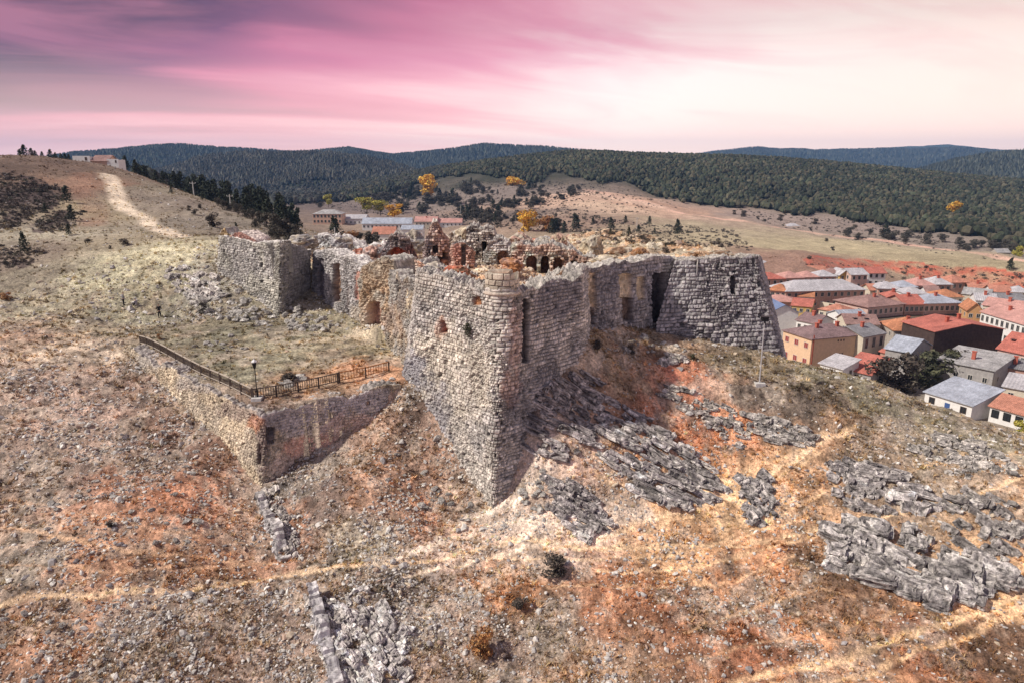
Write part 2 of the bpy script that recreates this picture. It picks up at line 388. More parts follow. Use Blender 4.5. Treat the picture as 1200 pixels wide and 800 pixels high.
# terrace and castle platforms
def P2(px, py, Y): p = at_y(px, py, Y); return (p[0], p[1])
TERRACE = [(-20.0, 52.4), (-39.6, 69.6), (-42, 78), (-30, 84), (-12, 71), (-8.5, 59.5), (-9.6, 58.0)]
TERR_EDGE = [(-39.6, 69.6), (-20.0, 52.4), (-9.6, 58.0)]
CASTLE = [(-1.0, 51.0), (-9.0, 61.0), (-12.6, 72), (-16.5, 79.5), (-27.6, 92.6), (-29.2, 85), (-40, 95.6), (-33, 112), (15, 106), (24, 86), (25.0, 69.5), (17.0, 72.5), (15.5, 71.0), (7.2, 64.6), (4.6, 58.5)]
def terrain_z(x, y):
    x = np.asarray(x, float); y = np.asarray(y, float)
    z = base_z(x, y); r = np.hypot(x, y)
    far = r > 1250
    if np.any(far):
        rz = np.full(z.shape, -1e3); rz[far] = ridge_z(x[far], y[far])
        z = np.maximum(z, rz)
    near = r < 160
    if np.any(near):
        t = near & inpoly(x, y, TERRACE)
        e = segdist(x, y, TERR_EDGE)
        z = np.where(t, 6.45 + 0.03 * (y - 52) + 0.25 * fbm(x / 5, y / 5, None, 3, 3) + 0.0 * e, z)
        c = near & inpoly(x, y, CASTLE)
        zi = 14.6 + 1.5 * sstep(6, 14, x) * sstep(66, 74, y) - 1.2 * sstep(-3, -14, x) + 1.3 * fbm(x / 4, y / 4, None, 4, 21)
        zi = zi - 1.6 * sstep(62, 50, y)
        z = np.where(c, zi, z)
    return z
def hit(px, py, rmax=3000):
    """where the sight line of a picture point meets the ground (used to lay out the place in world coordinates)"""
    px = np.atleast_1d(np.asarray(px, float)); py = np.atleast_1d(np.asarray(py, float))
    dx = (px - 600) / 800; dz = (400 - py) / 800
    D = np.stack([dx, CP + dz * SP, -SP + dz * CP], 1)
    T = np.exp(np.linspace(math.log(24), math.log(rmax), 900))
    Pz = HC + D[:, 2:3] * T; X = D[:, 0:1] * T; Y = D[:, 1:2] * T
    below = Pz < terrain_z(X, Y); below[:, -1] = True
    k = np.argmax(below, 1); k0 = np.maximum(k - 1, 0); ii = np.arange(len(px))
    g1 = (terrain_z(X, Y) - Pz)
    a, b = g1[ii, k0], g1[ii, k]; f = np.clip(-a / (b - a + 1e-9), 0, 1)
    t = T[k0] + (T[k] - T[k0]) * f
    return np.stack([D[:, 0] * t, D[:, 1] * t, HC + D[:, 2] * t], 1)
def hit1(px, py): return hit([px], [py])[0]
# ------------------------------------------------------------------ ground sheet
SEEDS = """30 450 165 140 130;80 410 190 165 145;110 460 160 130 120;60 560 140 120 112;150 560 160 110 85;250 600 185 115 75;200 520 120 90 80;100 640 185 125 85;230 650 165 115 80;30 660 150 135 125;330 620 175 115 80;60 740 165 115 85;200 740 150 120 105;330 740 140 115 105;420 560 160 116 90;370 600 130 110 105;440 520 152 116 96;480 480 115 90 80;430 640 160 145 130;350 560 105 95 98;500 600 180 130 105;540 640 205 170 155;640 620 200 165 150;620 580 190 165 155;600 690 185 125 75;700 700 175 110 65;500 720 150 135 130;480 690 110 98 98;560 760 140 115 105;700 770 165 130 105;640 740 145 128 118;800 640 205 150 95;850 600 205 160 110;900 660 185 120 70;800 720 150 95 60;900 760 155 95 60;960 680 130 95 70;1000 770 190 130 80;1100 760 165 105 70;1170 760 110 80 60;1180 700 215 160 100;1050 560 150 125 105;930 560 190 140 95;1000 520 150 115 85;1100 540 130 115 100;1180 560 160 120 85;760 400 125 110 90;800 450 195 105 62;760 460 186 120 84;850 480 205 130 78;720 420 150 125 98;880 420 120 105 85;900 460 100 85 78;960 440 125 115 95;960 480 95 82 75;1060 480 120 112 92;1150 510 140 130 110;1000 450 130 122 100;250 400 128 124 104;350 400 150 142 118;300 430 130 126 106;420 410 145 132 106;400 440 160 122 90;200 385 128 118 96;430 430 180 122 82;60 350 180 170 145;100 380 165 150 125;40 390 185 150 130;130 320 210 203 165;200 300 218 208 170;50 330 150 138 120;170 350 165 160 132;230 330 170 165 155;20 300 150 130 118;20 230 100 85 88;60 260 165 150 130;40 210 140 115 100;20 195 120 95 85;90 215 165 120 95;110 250 180 160 125;150 280 165 150 125;200 240 150 135 125;250 260 150 138 128;300 280 125 112 105;170 220 150 138 120;40 275 185 175 155;450 245 115 100 100;500 240 135 118 115;560 230 130 115 112;600 250 110 95 92;650 235 190 150 130;700 240 200 165 140;680 260 150 120 105;750 270 150 130 105;760 240 185 140 115;820 270 165 150 120;860 280 170 155 120;900 285 175 160 120;1000 290 175 160 120;900 255 150 130 125;1000 265 140 122 118;1100 280 140 125 118;1100 302 160 145 108;940 310 150 110 95;1000 370 150 140 135;1100 400 145 135 130;950 350 150 140 135;800 200 58 62 50;600 197 58 62 50;1000 225 58 62 50;1150 250 62 64 52;700 190 58 60 50;450 210 75 78 70"""
def _seeds():
    a = np.array([[float(q) for q in s.split()] for s in SEEDS.split(';')])
    P = hit(a[:, 0], a[:, 1]); c = np.array([lin(*q) for q in a[:, 2:]]); c = c * 0.60 + 0.40 * (c @ np.array([.25, .6, .15]))[:, None]
    return P, c
SEED_P, SEED_C = _seeds()
def line_world(pts, step=6):
    q = []
    for (x0, y0), (x1, y1) in zip(pts[:-1], pts[1:]):
        n = max(1, int(math.hypot(x1 - x0, y1 - y0) / step))
        q += [(x0 + (x1 - x0) * i / n, y0 + (y1 - y0) * i / n) for i in range(n)]
    q.append(pts[-1]); q = np.array(q); return hit(q[:, 0], q[:, 1])[:, :2]
PATHS = [   # trodden tracks: picture line, half width (m), colour, strength
    ([(0, 705), (100, 695), (200, 690), (340, 670), (450, 660), (520, 652), (600, 630), (680, 640), (760, 610), (850, 585), (960, 520), (990, 505)], .24, (226, 186, 142), 1.0),
    ([(470, 672), (560, 655), (640, 636), (720, 625)], .16, (232, 204, 180), 1.0),
    ([(640, 641), (760, 642), (860, 641), (940, 625), (1060, 600), (1130, 590), (1200, 556)], .17, (230, 188, 138), 1.0),
    ([(700, 672), (820, 666), (920, 636), (1000, 618)], .14, (226, 180, 126), .95),
    ([(640, 690), (760, 690), (860, 680), (930, 650)], .12, (220, 172, 122), .9),
    ([(860, 800), (960, 780), (1060, 745), (1150, 716), (1200, 688)], .26, (232, 186, 130), 1.0),
    ([(900, 806), (1000, 792), (1100, 756), (1200, 714)], .2, (230, 182, 126), .95),
    ([(0, 612), (120, 640), (250, 652), (340, 656)], .16, (214, 164, 120), .85),
    ([(0, 660), (120, 668), (260, 660), (380, 655)], .14, (214, 164, 122), .8),
    ([(0, 580), (90, 600), (200, 622), (330, 640)], .12, (208, 158, 118), .6),
    ([(430, 662), (500, 640), (550, 606), (575, 602), (606, 585), (636, 562)], .24, (232, 212, 200), .95),
    ([(500, 640), (600, 612), (690, 606), (760, 600)], .5, (228, 204, 190), .6),
    ([(540, 618), (620, 610), (700, 618), (760, 606)], .13, (232, 208, 190), .8),
    ([(700, 560), (780, 590), (850, 560), (900, 540), (1000, 500)], .24, (222, 176, 124), .7),
    ([(980, 560), (1060, 552), (1130, 530), (1200, 530)], .18, (220, 176, 126), .6),
    ([(1000, 650), (1100, 640), (1200, 620)], .14, (220, 176, 126), .5),
    ([(760, 660), (860, 630), (960, 580), (1010, 540)], .12, (226, 180, 128), .8),
    ([(720, 640), (820, 600), (900, 565), (960, 530)], .12, (228, 186, 134), .8),
    ([(800, 740), (900, 705), (960, 690), (1000, 700)], .13, (214, 164, 112), .7),
    ([(700, 790), (820, 770), (940, 742), (1060, 716)], .12, (214, 164, 112), .6),
    ([(560, 650), (700, 655), (820, 648), (930, 610)], .11, (226, 186, 140), .8),
    ([(120, 204), (138, 225), (150, 245), (175, 262), (200, 274), (216, 277)], 2.3, (246, 224, 202), 1.08),
    ([(96, 205), (92, 220), (100, 240), (110, 262)], 3.0, (176, 120, 96), .6),
    ([(165, 400), (230, 432), (292, 466)], .8, (150, 130, 118), .6),
    ([(330, 402), (390, 396), (432, 390)], 1.0, (200, 180, 160), .6),
    ([(690, 222), (745, 236), (800, 250), (850, 258), (900, 266), (1000, 278), (1100, 291), (1200, 306)], 6.5, (226, 170, 150), 1.0),
    ([(640, 228), (700, 228), (760, 240), (820, 256)], 12, (214, 176, 156), .7),
]
PATHW = [(line_world(p), w * (1.25 if w < .6 else 1.0), lin(*c) * .62 + .38 * lin(*c).mean(), s * .92) for p, w, c, s in PATHS]
RED_BANK = np.array([hit1(*q)[:2] for q in [(935, 306), (1000, 304), (1060, 308), (1120, 313), (1200, 320), (1230, 344), (1160, 338), (1100, 330), (1040, 318), (960, 316)]])
HEATH = [np.array([hit1(*q)[:2] for q in poly]) for poly in (
    [(0, 203), (22, 208), (40, 214), (72, 224), (68, 236), (40, 252), (14, 268), (0, 270)], [(38, 262), (66, 246), (80, 242), (99, 250), (88, 262), (60, 272)], [(0, 290), (24, 298), (18, 306), (0, 312)], [(40, 292), (60, 300), (30, 312), (20, 306)])]
def ground_colour(x, y):
    """albedo of soil, dry grass, rock dust and paths at ground points"""
    r = np.hypot(x, y)
    u, v = uv_of(x, y); su, sv = uv_of(SEED_P[:, 0], SEED_P[:, 1])
    w = 0.055 * fbm(u * 18, v * 18, None, 4, 90, 0.6); w2 = 0.055 * fbm(u * 18 + 50, v * 18, None, 4, 95, 0.6)
    num = np.zeros((len(x), 3)); den = np.zeros(len(x))
    for i in range(len(su)):
        d2 = (u + w - su[i]) ** 2 + (v + w2 - sv[i]) ** 2
        k = 1 / (d2 * d2 + 3e-7); den += k; num += k[:, None] * SEED_C[i]
    c = num / den[:, None]
    # grey stony patches and rusty soil patches
    q = np.where(r < 150)[0]
    if len(q):
        X, Y = x[q], y[q]; near = sstep(150, 90, r[q]); C = c[q]
        f = near * sstep(0.02, 0.3, fbm(X / 2.6, Y / 2.6, None, 5, 33, 0.66)) * 0.6
        C = C * (1 - f[:, None]) + lin(150, 140, 134) * f[:, None]
        f = near * sstep(0.08, 0.4, fbm(X / 1.9, Y / 1.9, None, 5, 47, 0.66)) * 0.4
        C = C * (1 - f[:, None]) + (C * np.array([0.92, 0.76, 0.66])) * f[:, None]
        C = C * (1 + near * 0.8 * fbm(X / 0.9, Y / 0.9, None, 4, 52, 0.7))[:, None]
        c[q] = C
    for pts, wd, pc, s in PATHW:
        lo = pts.min(0) - 4 * wd; hi = pts.max(0) + 4 * wd
        m = (x > lo[0]) & (x < hi[0]) & (y > lo[1]) & (y < hi[1])
        if not m.any(): continue
        sel = np.where(m)[0]
        xs = x[sel] + wd * 0.8 * fbm(x[sel] / (wd * 6), y[sel] / (wd * 6), None, 3, 71); ys = y[sel] + wd * 1.2 * fbm(x[sel] / (wd * 6) + 9, y[sel] / (wd * 6), None, 3, 72)
        d = segdist(xs, ys, pts)
        f = s * sstep(wd * 1.25, wd * 0.35, d) * (0.75 + 0.9 * fbm(x[sel] / (wd * 3), y[sel] / (wd * 3), None, 3, 75)).clip(0, 1)
        c[sel] = c[sel] * (1 - f[:, None]) + pc * f[:, None]
    def patch(poly, col, s, lo, hi, seed):
        q = np.where((x > poly[:, 0].min() - 20) & (x < poly[:, 0].max() + 20) & (y > poly[:, 1].min() - 20) & (y < poly[:, 1].max() + 20))[0]
        if not len(q): return
        X, Y = x[q], y[q]
        f = inpoly(X + s * fbm(X / (s * 2.2), Y / (s * 2.2), None, 4, seed), Y + s * 1.6 * fbm(X / (s * 2.2) + 4, Y / (s * 2.2), None, 4, seed + 1), poly) * (0.6 + 0.9 * fbm(X / 3.5, Y / 3.5, None, 4, seed + 2)).clip(lo, hi)
        c[q] = c[q] * (1 - f[:, None]) + col * f[:, None]
    patch(RED_BANK, lin(176, 92, 78), 4, 0.2, 0.95, 8)
    for h in HEATH: patch(h, lin(92, 80, 82), 5, 0.3, 0.9, 18)
    q = np.where(r > 1000)[0]
    if len(q):
        far = sstep(1000, 1500, r[q])[:, None]
        g = lin(52, 62, 50) * (1 + 0.5 * fbm(x[q] / 60, y[q] / 60, None, 4, 15))[:, None]
        c[q] = c[q] * (1 - far) + g * far
    
    q = np.where((r < 125) & (y > 48))[0]
    q = q[inpoly(x[q], y[q], CASTLE)] if len(q) else q
    if len(q):      # rubble and earth filling the castle
        f = sstep(-.15, .2, fbm(x[q] / 3, y[q] / 3, None, 4, 140))[:, None] * .7
        c[q] = (np.array([.46, .40, .33]) * (1 - f) + np.array([.40, .23, .14]) * f) * (1 + .8 * fbm(x[q] / .7, y[q] / .7, None, 3, 141))[:, None]
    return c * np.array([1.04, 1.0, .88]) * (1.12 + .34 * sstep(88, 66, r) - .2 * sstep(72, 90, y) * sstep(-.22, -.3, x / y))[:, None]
def path_dip(x, y):
    d = np.zeros(len(x))
    for pts, wd, pc, s in PATHW[:21]:
        lo = pts.min(0) - 3; hi = pts.max(0) + 3
        sel = np.where((x > lo[0]) & (x < hi[0]) & (y > lo[1]) & (y < hi[1]))[0]
        if len(sel): d[sel] = np.maximum(d[sel], s * sstep(wd * 1.5, 0, segdist(x[sel], y[sel], pts)))
    return d
def ground_bumps(x, y):
    r = np.hypot(x, y); b = np.zeros(x.shape)
    q = np.where(r < 170)
    if q[0].size:
        X, Y = x[q], y[q]; nr = sstep(170, 110, r[q])
        v = 0.45 * fbm(X / 5.0, Y / 5.0, None, 4, 101, 0.5) + 0.20 * fbm(X / 0.9, Y / 0.9, None, 4, 105, 0.65)
        v += 0.10 * np.sin((Y + 0.18 * X + 2.2 * fbm(X / 6, Y / 6, None, 3, 110)) * 3.6)     # little terraces along the slope
        b[q] += nr * v
    q = np.where((r > 110) & (r < 1400))
    if q[0].size:
        X, Y = x[q], y[q]; md = sstep(110, 200, r[q]) * sstep(1400, 800, r[q])
        b[q] += md * ((0.7 + 1.5 * sstep(260, 400, r[q])) * fbm(X / 30, Y / 30, None, 4, 120) + 0.5 * fbm(X / 5, Y / 5, None, 3, 125))
    town = sstep(60, 75, x) * sstep(112, 122, y) * sstep(285, 270, y)
    return b * (1 - town)
def full_z(x, y):
    if np.ndim(x) == 0: return full_z(np.array([x], float), np.array([y], float))[0]
    x = np.asarray(x, float); y = np.asarray(y, float)
    z = terrain_z(x, y) + ground_bumps(x, y) * np.where(inpoly(x, y, TERRACE), .35, 1.0)
    n = np.hypot(x, y) < 120
    if n.any():
        d = np.zeros(x.shape); d[n] = path_dip(x[n], y[n]); z = z - 0.10 * d
    return z
def build_ground():
    r = np.unique(np.r_[np.geomspace(12, 28, 30), np.geomspace(28, 125, 420), np.geomspace(125, 1400, 330), np.geomspace(1400, 9400, 190)])
    th = np.linspace(R(-50), R(50), 1180)
    Rr, T = np.meshgrid(r, th, indexing='ij')
    x = (Rr * np.sin(T)).ravel(); y = (Rr * np.cos(T)).ravel()
    z = full_z(x, y)
    nr, nt = len(r), len(th)
    i = np.arange(nr - 1)[:, None] * nt + np.arange(nt - 1); i = i.ravel()
    F = np.stack([i, i + 1, i + nt + 1, i + nt], 1)[:, ::-1]
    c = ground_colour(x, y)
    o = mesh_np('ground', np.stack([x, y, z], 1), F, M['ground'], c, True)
    tag(o, kind='structure'); print('ground z', z.min(), z.max()); return float(z.min())
HAZE_BOTTOM = build_ground() - 1.0
# ------------------------------------------------------------------ masonry
def proj(P):
    d = P - np.array([0, 0, HC]); f = d[..., 1] * CP - d[..., 2] * SP
    return 600 + 800 * d[..., 0] / f, 400 - 800 * (d[..., 1] * SP + d[..., 2] * CP) / f
def masonry(s, z, seed, h=(0.34, 0.52), w=(0.34, 0.78), rough=1.0, joint=0.075):
    """irregular coursed stones: relief (m), tint, joint mask (0 in the joint)"""
    g = np.random.default_rng(seed)
    zz = z + 0.10 * rough * fbm(s / 1.6, z / 1.1, None, 3, seed) ; ss = s + 0.09 * rough * fbm(s / 0.8, z / 0.7, None, 3, seed + 4)
    e = np.cumsum(g.uniform(h[0], h[1], 600)) - 30.0
    ci = np.clip(np.searchsorted(e, zz), 1, len(e) - 1)
    dz = np.minimum(zz - e[ci - 1], e[ci] - zz)
    d = np.full(s.shape, 9.0); sid = np.zeros(s.shape)
    for c in np.unique(ci):
        m = ci == c
        ed = np.cumsum(g.uniform(w[0], w[1], 700)) - 40.0 - g.uniform(0, 0.6)
        si = np.clip(np.searchsorted(ed, ss[m]), 1, len(ed) - 1)
        d[m] = np.minimum(ss[m] - ed[si - 1], ed[si] - ss[m]); sid[m] = si
    rnd = _h(sid, ci.astype(float), np.zeros_like(sid), seed + 1); rnd2 = _h(sid, ci.astype(float), np.zeros_like(sid), seed + 2)
    jm = sstep(0.0, joint, np.minimum(d, dz) + 0.02 * fbm(s * 5, z * 5, None, 2, seed + 7))
    rel = 0.14 * (jm - 1) + 0.11 * (rnd - 0.5) * rough
    rel = np.where(rnd2 < 0.035 * rough, rel - 0.28, rel)          # stones fallen out
    rel = rel + 0.05 * fbm(s * 3, z * 3, None, 3, seed + 3) * rough
    tint = 0.70 + 0.55 * rnd2
    return rel, tint, jm, rnd
CAM = np.array([0, 0, HC])
def wall(name, pts, seed, parent=None, ds=0.11, base=(0.36, 0.34, 0.31), alt=(0.40, 0.34, 0.26), thick=1.6, ragged=0.5, down=1.6, niches=(), stains=(),
         rough=1.0, topcol=(0.43, 0.395, 0.355), hw=((0.34, 0.52), (0.34, 0.78)), back=4.0, joint=0.075, lump=0.0, close_top=0.25, jdark=0.42):
    """a thick masonry wall. pts run left to right as seen from outside: (foot px, py, Y, top px, py, Y) or ((x,y,z),(x,y,z))"""
    B, T = [], []
    for p in pts:
        if len(p) == 6: B.append(at_y(*p[:3])); T.append(at_y(*p[3:]))
        else: B.append(np.array(p[0], float)); T.append(np.array(p[1], float))
    B = np.array(B); T = np.array(T)
    seg = 0.5 * (np.linalg.norm(np.diff(B, axis=0), axis=1) + np.linalg.norm(np.diff(T, axis=0), axis=1))
    S = np.r_[0, np.cumsum(seg)]; nu = max(4, int(S[-1] / ds)); s = np.linspace(0, S[-1], nu)
    ip = lambda A: np.stack([np.interp(s, S, A[:, k]) for k in range(3)], 1)
    Bq, Tq = ip(B), ip(T)
    ax = (T - B) ; 
    Bq = Bq + (Bq - Tq) / np.maximum((Tq - Bq)[:, 2:3], 0.3) * down
    al = np.gradient(Bq * 0.5 + Tq * 0.5, axis=0); al[:, 2] = 0; al /= np.linalg.norm(al, axis=1)[:, None]
    n = np.stack([al[:, 1], -al[:, 0], np.zeros(nu)], 1)
    k = max(1, int(0.5 / ds)); ns = np.copy(n)
    for _ in range(3):
        ns = np.stack([np.convolve(np.pad(ns[:, j], k, mode='edge'), np.ones(2 * k + 1) / (2 * k + 1), 'valid') for j in range(3)], 1)
    ns /= np.linalg.norm(ns, axis=1)[:, None]
    # ragged top: whole courses are missing here and there
    drop = ragged * (1.3 * fbm(s / 2.6, s * 0, None, 3, seed + 50) + 0.5 * np.round(2.5 * vnoise(s / 0.7, s * 0 + 5, None, seed + 51)) / 2.5)
    drop = np.maximum(drop, -0.5 * ragged)
    Hh = np.linalg.norm(Tq - Bq, axis=1); upv = (Tq - Bq) / Hh[:, None]
    Tq = Tq - upv * drop[:, None]; Hh = Hh - drop
    nv = max(6, int(Hh.max() / ds)); v = np.linspace(0, 1, nv)
    P = Bq[:, None, :] + (Tq - Bq)[:, None, :] * v[None, :, None]
    s2 = np.broadcast_to(s[:, None], (nu, nv)); z2 = P[:, :, 2]
    rel, tint, jm, rnd = masonry(s2, z2, seed, hw[0], hw[1], rough, joint)
    r2, t2, j2, d2 = masonry(s2, z2, seed + 300, (hw[0][0] * .62, hw[0][1] * .62), (hw[1][0] * .6, hw[1][1] * .6), rough * 1.2, joint)
    pm = fbm(s2 / 2.4, z2 / 1.9, None, 4, seed + 310) > 0.16
    rel, tint, jm, rnd = np.where(pm, r2 - .05, rel), np.where(pm, t2, tint), np.where(pm, j2, jm), np.where(pm, d2, rnd)
    rel = rel + 0.16 * fbm(s2 / 1.8, z2 / 1.8, None, 3, seed + 320)
    jm = jm * (1 - 0.5 * sstep(.1, .4, fbm(s2 / 1.2, z2 / 1.2, None, 4, seed + 330)))
    if lump: rel = rel + lump * fbm(s2 / 1.3, z2 / 1.3, None, 4, seed + 60)
    blend = sstep(-0.2, 0.25, fbm(s2 / 2.2, z2 / 2.2, None, 4, seed + 20))[..., None]
    c = np.array(base) * (1 - blend) + np.array(alt) * blend
    c = c * (tint * (jdark + (1 - jdark) * jm))[..., None]
    c = c * (1 + 0.5 * (rnd - 0.5))[..., None] * np.array([1, 1, 1])
    px, py = proj(P)
    wob = 2.2 * fbm(s2 * 1.1, z2 * 1.1, None, 3, seed + 30)
    for (x, y, rx, ry, cc, st) in stains:  # patches of staining, brick and plaster tone; some paint shade into the stone
        q = ((px + 3 * wob - x) / rx) ** 2 + ((py - 3 * wob - y) / ry) ** 2
        f = (st * sstep(1.3, 0.4, q + 0.9 * fbm(s2 / 0.9, z2 / 0.9, None, 3, seed + 31)))[..., None]
        c = c * (1 - f) + np.array(cc) * (0.7 + 0.6 * rnd)[..., None] * f
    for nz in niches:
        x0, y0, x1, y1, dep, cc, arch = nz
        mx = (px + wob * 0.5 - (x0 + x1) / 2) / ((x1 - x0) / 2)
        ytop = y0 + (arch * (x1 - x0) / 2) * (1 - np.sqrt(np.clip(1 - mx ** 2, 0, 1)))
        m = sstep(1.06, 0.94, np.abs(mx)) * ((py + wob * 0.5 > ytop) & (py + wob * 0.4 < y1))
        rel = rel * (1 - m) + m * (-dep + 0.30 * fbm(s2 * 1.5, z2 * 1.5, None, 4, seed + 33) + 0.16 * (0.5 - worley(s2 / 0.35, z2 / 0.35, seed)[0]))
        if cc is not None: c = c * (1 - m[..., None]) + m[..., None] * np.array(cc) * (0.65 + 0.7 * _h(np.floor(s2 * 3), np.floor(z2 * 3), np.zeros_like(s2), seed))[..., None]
    top_fade = sstep(0.0, 0.6, (1 - v)[None, :] * Hh[:, None])
    P = P + ns[:, None, :] * (rel * (0.35 + 0.65 * top_fade))[..., None]
    # top: rubble core
    nt_ = max(3, int(thick / max(ds, 0.12)))
    tt = np.linspace(0, 1, nt_ + 1)[1:]
    Q = Tq[:, None, :] - ns[:, None, :] * (thick * tt)[None, :, None]
    sQ = np.broadcast_to(s[:, None], (nu, nt_)); tQ = np.broadcast_to((thick * tt)[None, :], (nu, nt_))
    f1, f2, cid = worley(sQ / 0.42, tQ / 0.42, seed + 70)
    Q[:, :, 2] += close_top * (0.5 - f1) + 0.55 * close_top * (cid - 0.5) + 0.6 * close_top * fbm(sQ / 1.2, tQ / 1.2, None, 3, seed + 72)
    cQ = np.array(topcol) * (0.62 + 0.7 * cid)[..., None] * (0.6 + 0.4 * sstep(0.0, 0.25, f2 - f1))[..., None]
    bk = np.linspace(0, 1, 5)[1:]
    Rr = Q[:, -1:, :] - np.array([0, 0, 1.0]) * (back * bk)[None, :, None] + ns[:, None, :] * 0.12 * fbm(np.broadcast_to(s[:, None], (nu, 4)), np.broadcast_to(bk[None] * 4, (nu, 4)), None, 3, seed + 75)[..., None]
    cR = np.broadcast_to(np.array(base) * 0.8, Rr.shape)
    A = np.concatenate([P, Q, Rr], 1); C = np.concatenate([c, cQ, cR], 1); m_ = A.shape[1]
    V = A.reshape(-1, 3); Cc = C.reshape(-1, 3)
    i = (np.arange(nu - 1)[:, None] * m_ + np.arange(m_ - 1)).ravel()
    F = np.stack([i, i + m_, i + m_ + 1, i + 1], 1)
    caps = [np.arange(m_)[None, :], (np.arange(m_) + (nu - 1) * m_)[None, ::-1]]
    return mesh_np(name, V, [F] + caps, M['stone'], np.clip(Cc, 0.01, 0.9), False, parent)

castle = empty('ruined_fortress', (0, 60, 10), 0, 'roofless grey stone fortress ruin with pointed corner bastion on the hilltop', 'fortress')
def keep(o):      # parts are modelled in world coordinates; hang them on the castle
    o.matrix_parent_inverse = Matrix.Translation((0, -60, -10)); return o
def cw_(name, *a, label=None, **k):
    o = wall(name, *a, parent=castle, **k); keep(o)
    if label: o['label'] = label
    return o
GREY = (0.33, 0.31, 0.31); WARM = (0.50, 0.44, 0.35); BEIGE = (0.54, 0.45, 0.32); RED = (0.48, 0.16, 0.10); PINK = (0.46, 0.29, 0.23); DARK = (0.09, 0.07, 0.06); BROWN = (0.26, 0.16, 0.10); ORANGE = (0.44, 0.21, 0.10)
# --- the near bastion: left face, rounded quoin, right face, short flank
def arc_pts():
    out = []
    a0 = math.atan2(-0.57, -0.82); a1 = math.atan2(-0.63, 0.77)
    a0 = a0 if a0 < 0 else a0 - 2 * math.pi
    for i in range(9):
        a = a0 + (a1 - a0) * i / 8
        out.append(((-1.47 + 0.22 * math.cos(a), 48.25 + 0.22 * math.sin(a), 0.0), (-0.75 + 1.30 * math.cos(a), 51.3 + 1.30 * math.sin(a), 16.35)))
    return out
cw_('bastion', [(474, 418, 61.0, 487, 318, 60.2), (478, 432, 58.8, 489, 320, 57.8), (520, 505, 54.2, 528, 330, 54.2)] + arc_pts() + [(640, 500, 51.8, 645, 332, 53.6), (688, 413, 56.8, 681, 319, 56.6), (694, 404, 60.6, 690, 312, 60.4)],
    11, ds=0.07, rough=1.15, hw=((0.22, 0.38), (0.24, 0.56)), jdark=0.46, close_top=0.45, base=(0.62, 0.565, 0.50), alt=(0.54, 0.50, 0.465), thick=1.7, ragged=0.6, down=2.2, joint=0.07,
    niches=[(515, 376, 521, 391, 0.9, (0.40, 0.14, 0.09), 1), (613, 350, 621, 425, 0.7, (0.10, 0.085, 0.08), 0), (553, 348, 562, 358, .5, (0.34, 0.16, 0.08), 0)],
    stains=[(606, 395, 9, 45, (0.50, 0.33, 0.26), 0.5), (600, 455, 12, 22, (0.38, 0.2, 0.13), 0.45), (520, 440, 60, 60, (0.56, 0.49, 0.38), 0.35), (655, 350, 30, 25, (0.24, 0.22, 0.23), 0.7), (640, 480, 40, 60, (0.25, 0.235, 0.25), 0.5),  # the two dark patches on the right face are shade painted in
            (480, 440, 25, 30, (0.26, 0.255, 0.29), 0.7), (510, 500, 20, 50, (0.28, 0.27, 0.30), 0.6), (517, 383, 8, 14, (0.5, 0.3, 0.2), 0.5)],
    label='pointed corner bastion with tall rounded quoin')
# turret stump with a moulded string course on the quoin
def turret():
    n, rows = 120, 34
    a = np.linspace(0, 2 * np.pi, n, endpoint=False); h = np.linspace(0, 1, rows)
    A, Hh = np.meshgrid(a, h, indexing='ij'); r0 = 1.30
    s = A * r0; z = 16.0 + Hh * 1.85
    rel, tint, jm, rnd = masonry(s, z, 77, (0.42, 0.5), (0.55, 0.95), 0.5, 0.06)
    z = z - Hh * (0.45 * np.maximum(0, vnoise(s * 0.8, s * 0, None, 5) * 2) + 0.5 * (vnoise(np.floor(s / .55) * 3.7, s * 0, None, 6) > .15))
    X = -0.75 + (r0 + rel) * np.cos(A); Y = 51.4 + (r0 + rel) * np.sin(A)
    V = np.stack([X, Y, z], -1).reshape(-1, 3)
    i = np.arange(n)[:, None] * rows + np.arange(rows - 1); j = ((np.arange(n) + 1) % n)[:, None] * rows + np.arange(rows - 1)
    F = np.stack([i.ravel(), j.ravel(), j.ravel() + 1, i.ravel() + 1], 1)
    c = (np.array((0.52, 0.45, 0.36)) * (tint * (0.5 + 0.5 * jm))[..., None]).reshape(-1, 3)
    cap = (np.arange(n) * rows + rows - 1)[None, :]
    top = np.append(V, [[-0.75, 51.4, 17.35]], 0); c = np.append(c, [[0.4, 0.2, 0.12]], 0)
    k = np.arange(n) * rows + rows - 1; Ft = np.stack([k, np.roll(k, -1), np.full(n, len(V))], 1)
    t = mesh_np('turret_stump', top, [F, Ft], M['stone'], c, False, castle); keep(t)
    q = MB(); N = 64
    V = []; F = []
    for i in range(N):
        a = 2 * math.pi * i / N
        for j in range(8):
            b = 2 * math.pi * j / 8; r = 1.37 + 0.13 * math.cos(b); V.append((-0.75 + r * math.cos(a), 51.4 + r * math.sin(a), 16.28 + 0.13 * math.sin(b) + 0.02 * math.sin(i * 2.3)))
    for i in range(N):
        for j in range(8): F.append((i * 8 + j, ((i + 1) % N) * 8 + j, ((i + 1) % N) * 8 + (j + 1) % 8, i * 8 + (j + 1) % 8))
    cc = mesh_np('string_course', V, np.array(F), M['stone'], np.tile((0.5, 0.42, 0.35), (len(V), 1)), True, t)
turret()
